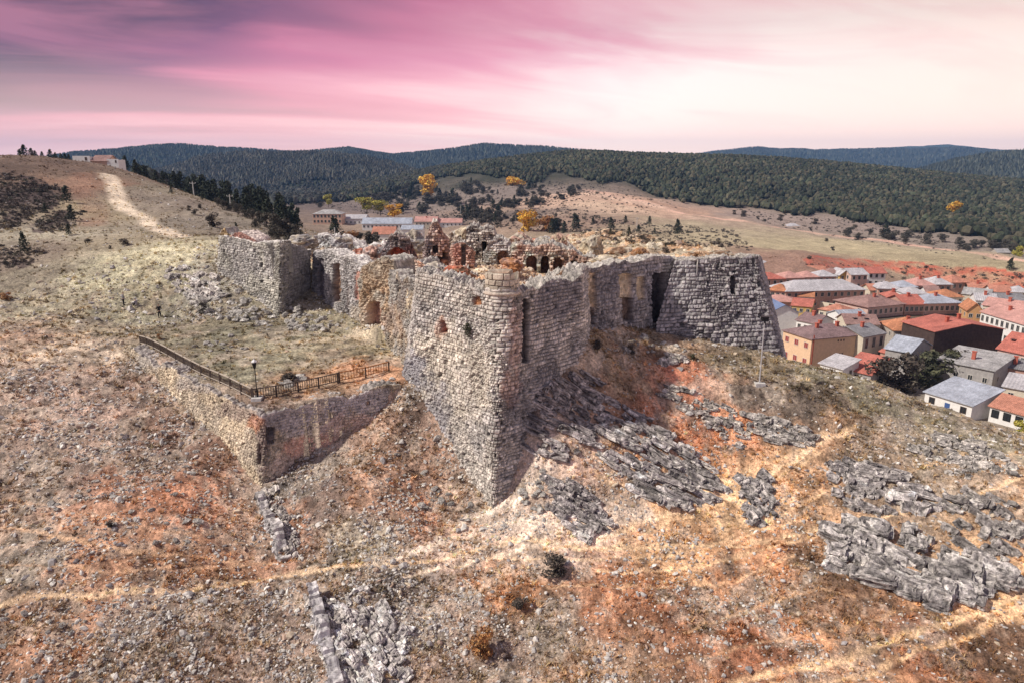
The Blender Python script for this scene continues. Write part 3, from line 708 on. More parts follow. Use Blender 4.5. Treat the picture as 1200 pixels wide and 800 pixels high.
# --- left side: flank, gate block, curtain, far bastion
cw_('curtain_wall', [(452, 398, 71.5, 456, 316, 71), (470, 408, 65.5, 474, 324, 65), (482, 414, 61.6, 487, 322, 61.2)], 23, base=(0.40, 0.375, 0.34), alt=(0.44, 0.36, 0.27), ragged=0.9, lump=0.25, rough=1.6, hw=((0.22, 0.4), (0.22, 0.5)),
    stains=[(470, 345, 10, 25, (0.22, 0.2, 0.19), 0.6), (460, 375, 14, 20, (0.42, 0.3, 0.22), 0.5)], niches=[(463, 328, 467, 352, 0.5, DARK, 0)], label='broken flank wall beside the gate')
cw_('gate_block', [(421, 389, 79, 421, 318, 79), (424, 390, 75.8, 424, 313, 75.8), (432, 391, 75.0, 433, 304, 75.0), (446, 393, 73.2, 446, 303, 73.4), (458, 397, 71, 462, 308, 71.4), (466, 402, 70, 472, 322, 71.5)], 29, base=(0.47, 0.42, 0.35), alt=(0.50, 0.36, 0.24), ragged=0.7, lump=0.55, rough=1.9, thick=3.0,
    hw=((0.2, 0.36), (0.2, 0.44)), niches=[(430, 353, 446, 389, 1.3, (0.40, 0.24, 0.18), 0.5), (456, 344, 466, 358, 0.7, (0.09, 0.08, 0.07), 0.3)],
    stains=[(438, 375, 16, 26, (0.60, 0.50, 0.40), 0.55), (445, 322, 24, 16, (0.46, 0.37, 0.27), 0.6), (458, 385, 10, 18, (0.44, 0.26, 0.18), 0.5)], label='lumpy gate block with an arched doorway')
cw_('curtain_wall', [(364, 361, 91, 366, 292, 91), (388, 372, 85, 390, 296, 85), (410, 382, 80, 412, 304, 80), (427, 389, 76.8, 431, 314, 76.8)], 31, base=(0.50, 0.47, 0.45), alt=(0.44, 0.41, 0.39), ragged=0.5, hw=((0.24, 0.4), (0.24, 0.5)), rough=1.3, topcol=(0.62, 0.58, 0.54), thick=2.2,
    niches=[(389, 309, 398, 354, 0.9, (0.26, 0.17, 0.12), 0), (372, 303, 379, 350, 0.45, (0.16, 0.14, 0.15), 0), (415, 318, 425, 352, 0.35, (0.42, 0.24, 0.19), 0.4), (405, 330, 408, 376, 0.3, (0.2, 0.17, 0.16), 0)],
    stains=[(420, 372, 10, 18, (0.56, 0.48, 0.38), 0.6), (370, 320, 10, 40, (0.2, 0.19, 0.21), 0.5)], label='grey curtain wall pierced by a tall broken window')  # last patch: shadow of the inner corner painted into the wall
cw_('bastion', [(-39.0, 0, 0)] and [(262, 331, 108, 262, 273, 108), (254, 333, 94.5, 256, 275, 94.3), (272, 338, 92, 272, 280, 91.8), (300, 346, 87.6, 302, 284, 87.4), (326, 353, 83.2, 327, 285, 83.0), (330, 354, 83.3, 331, 285, 83.2), (363, 362, 91.4, 366, 292, 91.2)], 37, base=(0.56, 0.53, 0.46), alt=(0.52, 0.49, 0.455), ragged=0.25, rough=1.1, hw=((0.24, 0.42), (0.24, 0.52)), topcol=(0.62, 0.58, 0.53), thick=2.0, down=4,
    stains=[(350, 330, 22, 50, (0.25, 0.235, 0.245), 0.7)], niches=[(304, 308, 308, 314, 0.4, (0.12, 0.11, 0.10), 0), (304, 328, 308, 332, 0.4, (0.12, 0.11, 0.1), 0)], label='far square bastion of pale small stones')  # dark flank patch: shade painted into the stone colour
cw_('brick_remnant', [(268, 296, 93.0, 268, 276, 93.0), (281, 295, 90.9, 281, 273, 90.9), (298, 292, 88.6, 300, 281, 88.6), (304, 290, 88.6, 305, 288, 88.8)], 41, base=(0.48, 0.25, 0.20), alt=(0.42, 0.24, 0.20), ragged=0.3, hw=((0.14, 0.2), (0.2, 0.34)), joint=0.04, thick=2.6, down=0.6, topcol=(0.66, 0.56, 0.5), ds=0.1, label='pink brick stump on the far bastion')
cw_('masonry_stump', [(255, 292, 95, 256, 274, 95), (263, 292, 94, 264, 269, 94), (270, 291, 93.4, 272, 278, 93.4)], 43, base=(0.54, 0.47, 0.36), alt=(0.5, 0.36, 0.2), ragged=0.9, lump=0.5, rough=2, thick=2.0, down=0.5)
# --- right side: curtain and right bastion
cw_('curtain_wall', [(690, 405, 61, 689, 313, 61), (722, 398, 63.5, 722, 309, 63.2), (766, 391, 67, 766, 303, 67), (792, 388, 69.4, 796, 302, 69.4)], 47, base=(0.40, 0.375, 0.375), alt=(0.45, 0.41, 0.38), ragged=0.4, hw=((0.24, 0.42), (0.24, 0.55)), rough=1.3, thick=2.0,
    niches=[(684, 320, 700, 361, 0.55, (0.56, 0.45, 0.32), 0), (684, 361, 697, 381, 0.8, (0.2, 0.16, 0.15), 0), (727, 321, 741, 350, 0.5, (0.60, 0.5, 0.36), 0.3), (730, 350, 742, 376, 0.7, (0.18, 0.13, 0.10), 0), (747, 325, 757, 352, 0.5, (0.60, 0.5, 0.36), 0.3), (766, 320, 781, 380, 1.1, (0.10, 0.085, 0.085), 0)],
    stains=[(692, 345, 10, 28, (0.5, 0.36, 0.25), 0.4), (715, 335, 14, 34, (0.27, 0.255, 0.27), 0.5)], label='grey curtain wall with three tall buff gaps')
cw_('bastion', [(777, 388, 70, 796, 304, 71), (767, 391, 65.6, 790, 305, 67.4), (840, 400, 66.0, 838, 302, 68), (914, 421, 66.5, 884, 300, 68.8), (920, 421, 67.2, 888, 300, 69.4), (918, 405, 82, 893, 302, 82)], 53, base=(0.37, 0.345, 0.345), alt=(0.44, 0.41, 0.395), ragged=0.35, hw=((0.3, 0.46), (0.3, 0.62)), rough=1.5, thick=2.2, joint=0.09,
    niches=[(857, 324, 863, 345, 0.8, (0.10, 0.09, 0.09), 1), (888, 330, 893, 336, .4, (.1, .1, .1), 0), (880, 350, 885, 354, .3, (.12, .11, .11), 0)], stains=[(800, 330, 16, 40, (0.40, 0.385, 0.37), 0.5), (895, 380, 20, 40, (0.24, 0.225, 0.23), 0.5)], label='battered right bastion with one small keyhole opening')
# --- ruins inside the walls
def inner(name, pts, seed, Y, foot, label=None, **k):
    P = [(px, foot, Y + dy, px, py, Y + dy) for px, py, dy in pts]
    kw = dict(ragged=0.9, lump=0.32, rough=2.0, close_top=.5, hw=((0.2, 0.38), (0.24, 0.55)), thick=2.0, down=0.5, ds=0.085, back=5, joint=0.1, jdark=.5); kw.update(k); kw['base'] = tuple(min(.72, 1.45 * q + .03) for q in kw['base']); kw['alt'] = tuple(min(.72, 1.45 * q + .03) for q in kw['alt'])
    return cw_(name, P, seed, label=label, **kw)
inner('brick_vault', [(444, 312, 1), (448, 294, 0.3), (456, 280, 0), (466, 272, 0), (478, 273, .3), (486, 286, .8), (494, 306, 1.5)], 61, 79, 340, 'dark red brick vault with a deep recess', base=(0.38, 0.20, 0.16), alt=(0.34, 0.28, 0.25), thick=4.0, niches=[(452, 291, 478, 345, 1.6, (0.50, 0.15, 0.10), 0.8), (464, 306, 474, 345, 2.2, (0.5, 0.33, 0.27), 0.2)], stains=[(450, 300, 8, 30, (0.25, 0.23, 0.24), 0.8)])
inner('brick_pier', [(494, 292, 1), (498, 280, 0), (503, 266, 0), (513, 265, 0), (520, 278, .3), (526, 284, .6), (529, 300, 1)], 67, 77, 330, 'tall rugged pink brick pier', base=(0.52, 0.31, 0.24), alt=(0.46, 0.35, 0.29), thick=3.0, niches=[(507, 288, 514, 297, 0.9, DARK, 0.5), (518, 296, 527, 304, 0.9, (0.12, 0.08, 0.06), 0.3), (511, 301, 518, 312, 0.9, (0.10, 0.07, 0.06), 0.3)], stains=[(500, 300, 6, 24, (0.26, 0.24, 0.25), 0.7), (520, 312, 14, 8, (0.46, 0.22, 0.12), 0.7)])
inner('brick_pier', [(526, 292, 1), (530, 283, 0), (540, 281, 0), (552, 283, 0), (558, 290, .6)], 71, 76.5, 330, 'short pink pier with a vertical groove', base=(0.56, 0.40, 0.34), alt=(0.5, 0.3, 0.24), thick=2.5, niches=[(541, 286, 546, 325, 0.6, (0.2, 0.16, 0.15), 0)], stains=[(536, 300, 6, 18, (0.46, 0.2, 0.15), 0.6)])
inner('interior_wall', [(546, 274, 0), (556, 266, 0), (568, 263, 0), (578, 268, 0), (584, 282, 0)], 73, 82, 320, 'dark tall ragged wall inside the fortress', base=(0.34, 0.30, 0.27), alt=(0.42, 0.37, 0.32), thick=2.4, niches=[(565, 284, 570, 312, 0.9, (0.03, 0.025, 0.02), 0)])
inner('interior_wall', [(566, 294, 1), (572, 287, 0), (586, 284, 0), (598, 287, 0), (604, 294, .4)], 79, 74.5, 332, 'pale wall with a single tall arch', base=(0.48, 0.43, 0.40), alt=(0.56, 0.46, 0.37), thick=2.6, niches=[(583, 294, 596, 330, 1.6, (0.42, 0.26, 0.2), 1)], stains=[(570, 305, 7, 24, (0.30, 0.28, 0.28), 0.6)])
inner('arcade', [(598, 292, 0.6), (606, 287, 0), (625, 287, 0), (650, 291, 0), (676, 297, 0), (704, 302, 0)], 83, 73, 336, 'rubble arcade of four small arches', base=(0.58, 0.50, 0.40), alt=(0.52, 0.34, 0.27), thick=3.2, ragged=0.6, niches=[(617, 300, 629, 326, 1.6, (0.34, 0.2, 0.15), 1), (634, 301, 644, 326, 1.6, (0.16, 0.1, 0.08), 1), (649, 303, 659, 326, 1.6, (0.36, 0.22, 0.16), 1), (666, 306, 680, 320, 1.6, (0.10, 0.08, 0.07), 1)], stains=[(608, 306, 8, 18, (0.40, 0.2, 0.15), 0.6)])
inner('rear_wall', [(498, 284, 2), (516, 275, 1), (540, 277, 0), (570, 280, 0), (600, 284, 0), (640, 285, 0), (680, 290, 0), (720, 292, 0), (760, 296, 0), (800, 298, 0), (830, 300, -1)], 89, 90, 320, 'long broken rear wall of pale rubble', base=(0.50, 0.46, 0.41), alt=(0.46, 0.38, 0.31), thick=2.6, ragged=1.2, topcol=(0.6, 0.55, 0.48), ds=0.16)
inner('rear_wall', [(318, 290, 0), (344, 280, 0), (372, 276, 0), (396, 279, -1), (420, 288, -3), (448, 286, -6)], 97, 103, 320, 'low rear wall of whitish rubble', base=(0.56, 0.53, 0.5), alt=(0.5, 0.46, 0.43), thick=3.0, ragged=1.0, topcol=(0.66, 0.62, 0.58), ds=0.18)
inner('interior_wall', [(486, 300, 1), (500, 314, 0), (530, 318, 0), (556, 322, 0), (572, 326, .5)], 101, 66, 345, 'low parapet of rubble behind the near bastion', base=(0.46, 0.42, 0.36), alt=(0.42, 0.25, 0.17), thick=2.6, ragged=1.0)
inner('interior_wall', [(614, 330, .5), (640, 327, 0), (660, 323, 0), (684, 318, .3)], 103, 61, 350, 'low bank of orange rubble beside the turret', base=(0.46, 0.30, 0.2), alt=(0.5, 0.42, 0.34), thick=3.0, ragged=0.6, lump=.8)
# lumps of fallen core standing on the wall tops
def ico(sub):
    bm = bmesh.new(); bmesh.ops.create_icosphere(bm, subdivisions=sub, radius=1)
    V = np.array([v.co[:] for v in bm.verts]); F = np.array([[v.index for v in f.verts] for f in bm.faces]); bm.free(); return V, F
ICO5 = ico(5); ICO4 = ico(4); ICO3 = ico(3); ICO2 = ico(2); ICO1 = ico(1)
def lump_mesh(name, c, size, seed, col, col2, parent=None, amp=0.35, g=ICO4, mat='stone'):
    V, F = g; n = V
    d = 1 + amp * fbm(V[:, 0] * 1.6 + seed, V[:, 1] * 1.6, V[:, 2] * 1.6, 4, seed) * 1.6
    f1, f2, cid = worley(np.arctan2(V[:, 1], V[:, 0]) * 3.2 + V[:, 2] * 1.2, V[:, 2] * 4.2, seed)
    d = d - 0.10 * sstep(0.18, 0.0, f2 - f1) + 0.10 * (cid - 0.5)
    P = V * d[:, None] * np.array(size) + np.array(c)
    b = sstep(-0.2, 0.2, fbm(V[:, 0] * 2, V[:, 1] * 2, V[:, 2] * 2 + seed, 3, seed + 3))[:, None]
    C = (np.array(col) * (1 - b) + np.array(col2) * b) * (0.6 + 0.75 * cid)[:, None] * (0.55 + 0.45 * sstep(0, 0.2, f2 - f1))[:, None]
    return mesh_np(name, P, F, M[mat], np.clip(C, 0.01, 0.9), False, parent)
for i, (px, py, Y, w, h, c1, c2) in enumerate([(694, 290, 79, 1.3, 1.5, BEIGE, WARM), (655, 286, 84, 1.0, 1.2, PINK, BEIGE), (768, 292, 81, 1.1, .8, WARM, BEIGE), (727, 299, 78, 1.5, .8, WARM, BROWN), (800, 300, 74, 1.4, .6, WARM, BEIGE), (846, 299, 71, 1.3, .5, WARM, BROWN),
        (750, 300, 76, 1.1, .8, ORANGE, BROWN), (638, 286, 86, 1.4, .9, WARM, GREY), (610, 284, 88, 1.5, 1.1, WARM, PINK), (545, 276, 91, 1.3, 1.3, WARM, BEIGE), (486, 284, 90, 1.6, 1.4, WARM, GREY), (420, 300, 88, 1.3, 1.0, RED, PINK), (400, 288, 95, 1.6, 1.2, WARM, GREY), (356, 284, 98, 2.0, 1.0, WARM, GREY),
        (712, 306, 69, 1.5, .6, WARM, BEIGE), (742, 305, 72, 1.2, .5, WARM, BEIGE), (440, 300, 84, 1.4, 1.3, GREY, PINK), (600, 312, 66, 1.2, .8, ORANGE, PINK), (535, 318, 64, 1.2, .5, RED, BROWN), (510, 316, 66, 1.2, .6, WARM, GREY)]):
    keep(lump_mesh('rubble_lump', at_y(px, py, Y), (w, w * 0.9, h), 200 + i, c1, c2, castle))
# ------------------------------------------------------------------ terrace retaining wall and old footings
def ret_arc():
    out = []
    for i in range(5):
        a = math.radians(215 + (302 - 215) * i / 4)
        out.append(((-20.35 + 0.35 * math.cos(a), 51.0 + 0.35 * math.sin(a), -0.4), (-20.1 + 0.4 * math.cos(a), 52.2 + 0.4 * math.sin(a), 6.3)))
    return out
rw = wall('retaining_wall', [(150, 416, 69.6, 151, 409, 69.8), (200, 470, 62, 205, 435, 62.3)] + ret_arc() + [(360, 545, 53.6, 365, 472, 54.2), (430, 500, 55.8, 430, 458, 56.2), (470, 470, 57.6, 470, 450, 57.9)], 109, ds=0.085, base=(0.62, 0.51, 0.37), alt=(0.58, 0.49, 0.38), ragged=0.5, thick=1.5, hw=((0.2, 0.3), (0.2, 0.4)), rough=0.5, joint=0.05, down=1.5, topcol=(0.38, 0.34, 0.31), back=2, jdark=0.6,
    stains=[(185, 423, 50, 7, (0.40, 0.37, 0.34), 0.6), (240, 451, 40, 8, (0.40, 0.36, 0.33), 0.6), (280, 482, 26, 12, (0.34, 0.27, 0.22), 0.9), (308, 510, 9, 40, (0.26, 0.2, 0.18), 0.8), (350, 488, 50, 24, (0.52, 0.47, 0.465), 0.85), (420, 470, 55, 18, (0.50, 0.455, 0.45), 0.85), (375, 525, 50, 16, (0.70, 0.45, 0.35), 0.85), (340, 545, 26, 14, (0.60, 0.48, 0.40), 0.8), (410, 500, 40, 16, (0.56, 0.42, 0.36), 0.7), (300, 495, 10, 12, (0.42, 0.18, 0.09), 0.7)],
    niches=[(312, 500, 322, 520, 0.35, (0.12, 0.1, 0.1), 0), (385, 483, 390, 490, 0.3, (0.06, 0.05, 0.05), 0), (300, 520, 306, 545, .3, (.14, .1, .09), 0), (430, 470, 434, 475, .3, (.06, .05, .05), 0)])
tag(rw, 'yellowish stone retaining wall holding up the grassy terrace below the fortress gate', 'wall')
def low_wall(px_l, seed, thick, up, **k):
    P = hit([p[0] for p in px_l], [p[1] for p in px_l]); pts = [((p[0], p[1], p[2] - .7), (p[0] + .22, p[1] + .05, p[2] + up)) for p in P]
    return wall('wall_footing', pts, seed, ds=0.07, ragged=1.1, lump=0.5, rough=2.0, thick=thick, hw=((0.16, 0.3), (0.18, 0.4)), down=1.0, close_top=0.2, back=1.6, **k)
fw = low_wall([(294, 586), (311, 622), (327, 658)], 113, .7, .6, base=(0.50, 0.47, 0.46), alt=(0.40, 0.37, 0.36), topcol=(0.50, 0.46, 0.44))
tag(fw, 'low ruined footing of whitish stones running downhill from the retaining wall corner', 'wall remnant')
fw2 = low_wall([(353, 700), (368, 752), (384, 815)], 127, .7, .7, base=(0.56, 0.54, 0.54), alt=(0.40, 0.37, 0.38), topcol=(0.58, 0.55, 0.54))
tag(fw2, 'white broken wall base with straight shadowed edge at the bottom of the slope', 'wall remnant')
# ------------------------------------------------------------------ bedrock outcrops
def facet(V, seed, k=16):
    """radius of a block bounded by k random planes"""
    g = np.random.default_rng(seed); n = g.normal(0, 1, (k, 3)); n /= np.linalg.norm(n, axis=1)[:, None]; h = g.uniform(.72, 1.05, k)
    return np.min(h[None] / np.maximum(V @ n.T, .08), 1).clip(.5, 1.35)
def ground_frame(p, e=0.6):
    z0, zx, zy = full_z(np.array([p[0], p[0] + e, p[0]]), np.array([p[1], p[1], p[1] + e]))
    n = np.array([-(zx - z0) / e, -(zy - z0) / e, 1.0]); return z0, n / np.linalg.norm(n)
def poly_sample(poly, n, g):
    P = np.array(poly, float); lo, hi = P.min(0), P.max(0); out = []
    while len(out) < n:
        q = g.uniform(lo, hi, (n * 3, 2)); out += q[inpoly(q[:, 0], q[:, 1], poly)].tolist()
    return np.array(out[:n])
def outcrop(label, poly, d0, d1, n, L, W, H, seed, col=(0.34, 0.32, 0.32), col2=(0.50, 0.48, 0.47), boxy=0.42, sink=0.33, amp=0.18, geo=None, dip=34):
    g = np.random.default_rng(seed); geo = geo or ICO4
    n = int(n * 2.2); q = poly_sample(poly, n, g); P = hit(q[:, 0], q[:, 1])
    a3 = hit([d0[0], d1[0]], [d0[1], d1[1]]); a = a3[1] - a3[0]; a /= np.linalg.norm(a)
    VS, FS, CS = [], [], []; off = 0
    big = g.uniform(0, 1, n) < 0.45
    for i in range(n):
        z, nr = ground_frame(P[i]); t = g.normal(0, 0.10)
        ax = a + t * np.array([-a[1], a[0], 0]); ax = ax - nr * ax.dot(nr); ax /= np.linalg.norm(ax); b = np.cross(nr, ax)
        k = R(dip + g.normal(0, 7)); b2 = b * math.cos(k) + nr * math.sin(k); c2 = np.cross(ax, b2)
        l, w, h = g.uniform(*L) / 2, g.uniform(*W) / 2, g.uniform(*H) / 2
        if not big[i]: l, w, h = l * .42, w * .75, h * .75
        V0, F0 = geo if big[i] else ICO3
        V = np.sign(V0) * np.abs(V0) ** boxy * np.clip(facet(V0, seed * 97 + i, 12), .7, 1.1)[:, None]
        loc = V * np.array([l, w, h])
        o = 31.7 * i
        dsp = amp * fbm(loc[:, 0] * 0.9 + o, loc[:, 1] * 1.6, loc[:, 2] * 1.6, 4, seed) + 0.10 * fbm(loc[:, 0] * 4 + o, loc[:, 1] * 5, loc[:, 2] * 5, 3, seed + 1, .6)
        f1, f2, cid = worley(loc[:, 0] / 0.9 + o, (loc[:, 1] + loc[:, 2]) / 0.55, seed, 0.95)
        crack = sstep(0.13, 0.0, f2 - f1)
        bed = sstep(0.75, 1.0, np.cos(loc[:, 2] / max(h, .2) * 7 + 1.5 * fbm(loc[:, 0] + o, loc[:, 1], None, 2, seed)))
        loc = loc + V0 * (dsp - 0.15 * crack - 0.09 * bed + 0.05 * (cid - 0.5))[:, None]
        X = loc[:, :1] * ax + loc[:, 1:2] * b2 + loc[:, 2:] * c2 + np.array([P[i][0], P[i][1], z]) + nr * h * (1 - 2 * sink)
        li = sstep(-0.12, 0.16, fbm(loc[:, 0] * 2.2 + o, loc[:, 1] * 3, loc[:, 2] * 3, 4, seed + 2, .65))[:, None]
        c = (np.array(col) * (1 - li) * np.array([1.12, 1.06, 1.0]) + np.array(col2) * li * np.array([1.34, 1.28, 1.2])) * (0.75 + 0.5 * cid)[:, None] * (1 - 0.8 * crack)[:, None] * g.uniform(0.68, 1.28)
        VS.append(X); FS.append(F0 + off); CS.append(c); off += len(X)
    o = mesh_np('rock_outcrop', np.concatenate(VS), np.concatenate(FS), M['rock'], np.clip(np.concatenate(CS), .01, .9), False)
    return tag(o, label, 'rock outcrop', 'bedrock outcrops on the castle hill')
outcrop('dark grey slabs of tilted bedrock beside the right face of the corner bastion', [(630, 452), (690, 440), (735, 495), (715, 520), (645, 545), (616, 520)], (640, 470), (700, 503), 40, (0.9, 2.8), (0.35, 0.7), (0.45, 0.8), 301, (0.22, 0.205, 0.215), (0.42, 0.4, 0.4))
outcrop('long parallel grey bedrock slabs at the middle of the slope below orange soil', [(708, 500), (745, 485), (800, 520), (846, 562), (835, 592), (775, 602), (716, 560)], (720, 520), (800, 566), 54, (1.0, 3.2), (0.4, 0.75), (0.5, 0.85), 302, (0.27, 0.255, 0.265), (0.52, 0.50, 0.49))
outcrop('small jumbled grey outcrop just right of the corner bastion foot', [(640, 562), (682, 566), (716, 612), (690, 634), (650, 600)], (650, 580), (700, 612), 40, (0.6, 1.6), (0.35, 0.7), (0.3, 0.6), 303, (0.24, 0.225, 0.235), (0.46, 0.44, 0.44))
outcrop('small dark outcrop beside the ochre track, left of the big rock', [(864, 562), (902, 556), (908, 604), (872, 620)], (866, 570), (900, 604), 26, (0.6, 1.8), (0.35, 0.8), (0.35, 0.7), 304, (0.25, 0.24, 0.25), (0.45, 0.43, 0.43))
outcrop('thin broken ledge of pale rock along the dark grassy brow', [(868, 482), (900, 490), (950, 506), (948, 524), (905, 518), (872, 500)], (870, 490), (945, 515), 34, (0.6, 1.7), (0.3, 0.7), (0.3, 0.6), 305, (0.34, 0.325, 0.32), (0.54, 0.52, 0.5))
outcrop('cracked grey outcrop directly above the biggest rock', [(968, 548), (1020, 540), (1070, 556), (1095, 596), (1040, 604), (985, 594)], (975, 560), (1080, 590), 34, (0.9, 2.4), (0.5, 1.2), (0.4, 0.8), 306, (0.29, 0.275, 0.28), (0.5, 0.48, 0.475))
outcrop('biggest bulging pale grey rock outcrop at lower right of the slope', [(968, 622), (1050, 612), (1110, 640), (1185, 676), (1180, 698), (1110, 716), (1040, 692), (970, 668)], (980, 630), (1160, 700), 52, (1.2, 3.0), (0.8, 1.6), (0.7, 1.2), 307, (0.25, 0.24, 0.245), (0.50, 0.485, 0.48), 0.5, 0.3, 0.2)
outcrop('scattered blocky grey ledges at the right edge above the biggest rock', [(1096, 590), (1140, 580), (1195, 590), (1200, 650), (1185, 668), (1130, 640), (1095, 615)], (1100, 590), (1190, 640), 26, (0.7, 1.9), (0.4, 1.0), (0.3, 0.7), 308, (0.29, 0.275, 0.275), (0.48, 0.46, 0.45))
outcrop('thin rows of small rock teeth in the bright orange soil', [(770, 452), (800, 455), (860, 478), (885, 520), (860, 520), (820, 490), (765, 462)], (770, 455), (860, 485), 40, (0.4, 1.3), (0.25, 0.55), (0.25, 0.5), 309, (0.32, 0.3, 0.3), (0.5, 0.47, 0.44))
outcrop('whitish weathered bedrock at the bottom edge beside the straight wall base', [(372, 700), (440, 690), (484, 740), (480, 806), (400, 806)], (380, 710), (450, 800), 64, (0.5, 1.5), (0.35, 0.9), (0.3, 0.6), 310, (0.46, 0.44, 0.45), (0.66, 0.64, 0.62), 0.6)
outcrop('pale tilted slabs in the grass left of the far bastion', [(186, 314), (220, 310), (256, 330), (262, 352), (226, 350), (196, 330)], (195, 316), (250, 345), 36, (0.9, 2.4), (0.4, 1.0), (0.3, 0.6), 311, (0.42, 0.4, 0.4), (0.60, 0.57, 0.55))
outcrop('low grey rock patches in the green brow near the white cottage', [(1060, 520), (1110, 505), (1180, 530), (1196, 556), (1130, 560), (1075, 545)], (1065, 520), (1180, 550), 44, (0.4, 1.4), (0.3, 0.8), (0.2, 0.4), 312, (0.32, 0.31, 0.3), (0.48, 0.46, 0.44))
outcrop('small pale ledge on the grass below the right curtain wall', [(770, 421), (798, 418), (806, 425), (776, 430)], (772, 425), (802, 421), 10, (0.7, 1.5), (0.4, 0.8), (0.3, 0.5), 313, (0.44, 0.42, 0.4), (0.62, 0.59, 0.56))
# ------------------------------------------------------------------ loose stones, thousands: one object
def templates(n, geo, seed, amp=0.28):
    g = np.random.default_rng(seed); T = []
    for i in range(n):
        V = geo[0] * (facet(geo[0], seed * 50 + i, 9)[:, None] * (1 + g.normal(0, amp * .5, (len(geo[0]), 1)).clip(-.3, .4))) * np.array([1.0, g.uniform(.6, .95), g.uniform(.45, .75)])
        T.append(V)
    return T
def scatter(name, geo, temps, P, S, C, g, mat, tilt=0.5):
    """many small pieces joined into one mesh"""
    n = len(P); Vn = len(geo[0]); out = np.empty((n, Vn, 3), np.float32)
    a = g.uniform(0, 2 * np.pi, n); t = g.normal(0, tilt, n); ca, sa, ct, st = np.cos(a), np.sin(a), np.cos(t), np.sin(t)
    k = g.integers(0, len(temps), n); T = np.stack(temps)[k] * np.asarray(S).reshape(n, 1, -1)
    x, y, z = T[..., 0], T[..., 1], T[..., 2]
    x, z = x * ct[:, None] - z * st[:, None], x * st[:, None] + z * ct[:, None]
    out[..., 0] = x * ca[:, None] - y * sa[:, None]; out[..., 1] = x * sa[:, None] + y * ca[:, None]; out[..., 2] = z
    out += np.asarray(P)[:, None, :]
    F = (geo[1][None] + (np.arange(n) * Vn)[:, None, None]).reshape(-1, geo[1].shape[1])
    Cc = np.repeat(C, Vn, 0)
    return mesh_np(name, out.reshape(-1, 3), F, mat, Cc, False)
def near_points(n, g, r0=27, r1=118, a=46):
    th = g.uniform(R(-a), R(a), n); r = np.exp(g.uniform(math.log(r0), math.log(r1), n)); return r * np.sin(th), r * np.cos(th), r
WALL_LINES = [[(-20.3, 51), (-40, 69.5)], [(-20.3, 51), (-9.5, 57.8)]]
def build_scree():
    g = np.random.default_rng(5); x, y, r = near_points(250000, g); x2, y2, r2 = near_points(16000, g, 118, 300, 46)
    x, y, r = np.r_[x, x2], np.r_[y, y2], np.r_[r, r2]; k = (r < 118) | (x < -.12 * y); x, y, r = x[k], y[k], r[k]
    inside = inpoly(x, y, CASTLE); ter = inpoly(x, y, TERRACE)
    dens = 0.16 + 0.95 * sstep(-0.12, 0.3, fbm(x / 4.2, y / 4.2, None, 4, 401, 0.6)) * (0.35 + 0.65 * sstep(-0.2, 0.25, fbm(x / 1.1, y / 1.1, None, 3, 402)))
    u = x / y
    dens = dens * np.where(u > 0.30, 0.6, 1.0) * np.where((u > 0.12) & (y > 55), 0.35, 1.0) * np.where((u < -0.3) & (y > 68), 0.38, 1.0) * np.where(u > 0.05, 0.72, 1.0)
    dens = dens * (1 - 0.9 * path_dip(x, y)) * np.where(ter, 0.03, 1) * np.where(inside, 0.75, 1)
    dens = dens * np.where((u < -.30) & (u > -.56) & (y > 82) & (y < 96) & ~inside, 2.2, 1)
    k = g.uniform(0, 1, len(x)) < dens; x, y, r = x[k], y[k], r[k]; inside = inside[k]
    z = full_z(x, y); n = len(x)
    s = np.clip(g.lognormal(-2.85, 0.5, n) * (r / 42) ** 0.6, 0.025, 0.36) * np.where(inside, 1.5, 1.0)
    S = s[:, None] * g.uniform(0.75, 1.3, (n, 3))
    base = np.array([[.38, .355, .33], [.48, .45, .41], [.27, .25, .245], [.44, .36, .27], [.58, .55, .50], [.36, .26, .20]])
    c = base[g.choice(6, n, p=[.3, .24, .12, .12, .14, .08])] * g.uniform(0.95, 1.45, (n, 1))
    rock = np.where(inside[:, None], c * np.array([1.15, .98, .82]), c)
    P = np.stack([x, y, z + s * 0.12], 1)
    o = scatter('scree', ICO1, templates(9, ICO1, 9), P, S, np.clip(rock, .02, .85), g, M['scree'])
    tag(o, 'pale broken stones strewn over the whole castle hill', 'scree', kind='stuff'); print('scree', n)
build_scree()
def blade_geo(nb, seed, spread=0.55):
    g = np.random.default_rng(seed); V = []; F = []
    for i in range(nb):
        a = g.uniform(0, 6.283); l = g.uniform(.5, 1.1); t = g.uniform(.1, spread); w = g.uniform(.06, .14); o = g.uniform(-.3, .3, 2)
        d = np.array([math.cos(a), math.sin(a)]); p = np.array([-d[1], d[0]]) * w
        V += [(*(o + p), -.1), (*(o - p), -.1), (*(o + d * t * l * 1.6), l)]; F.append((3 * i, 3 * i + 1, 3 * i + 2))
    return np.array(V), np.array(F)
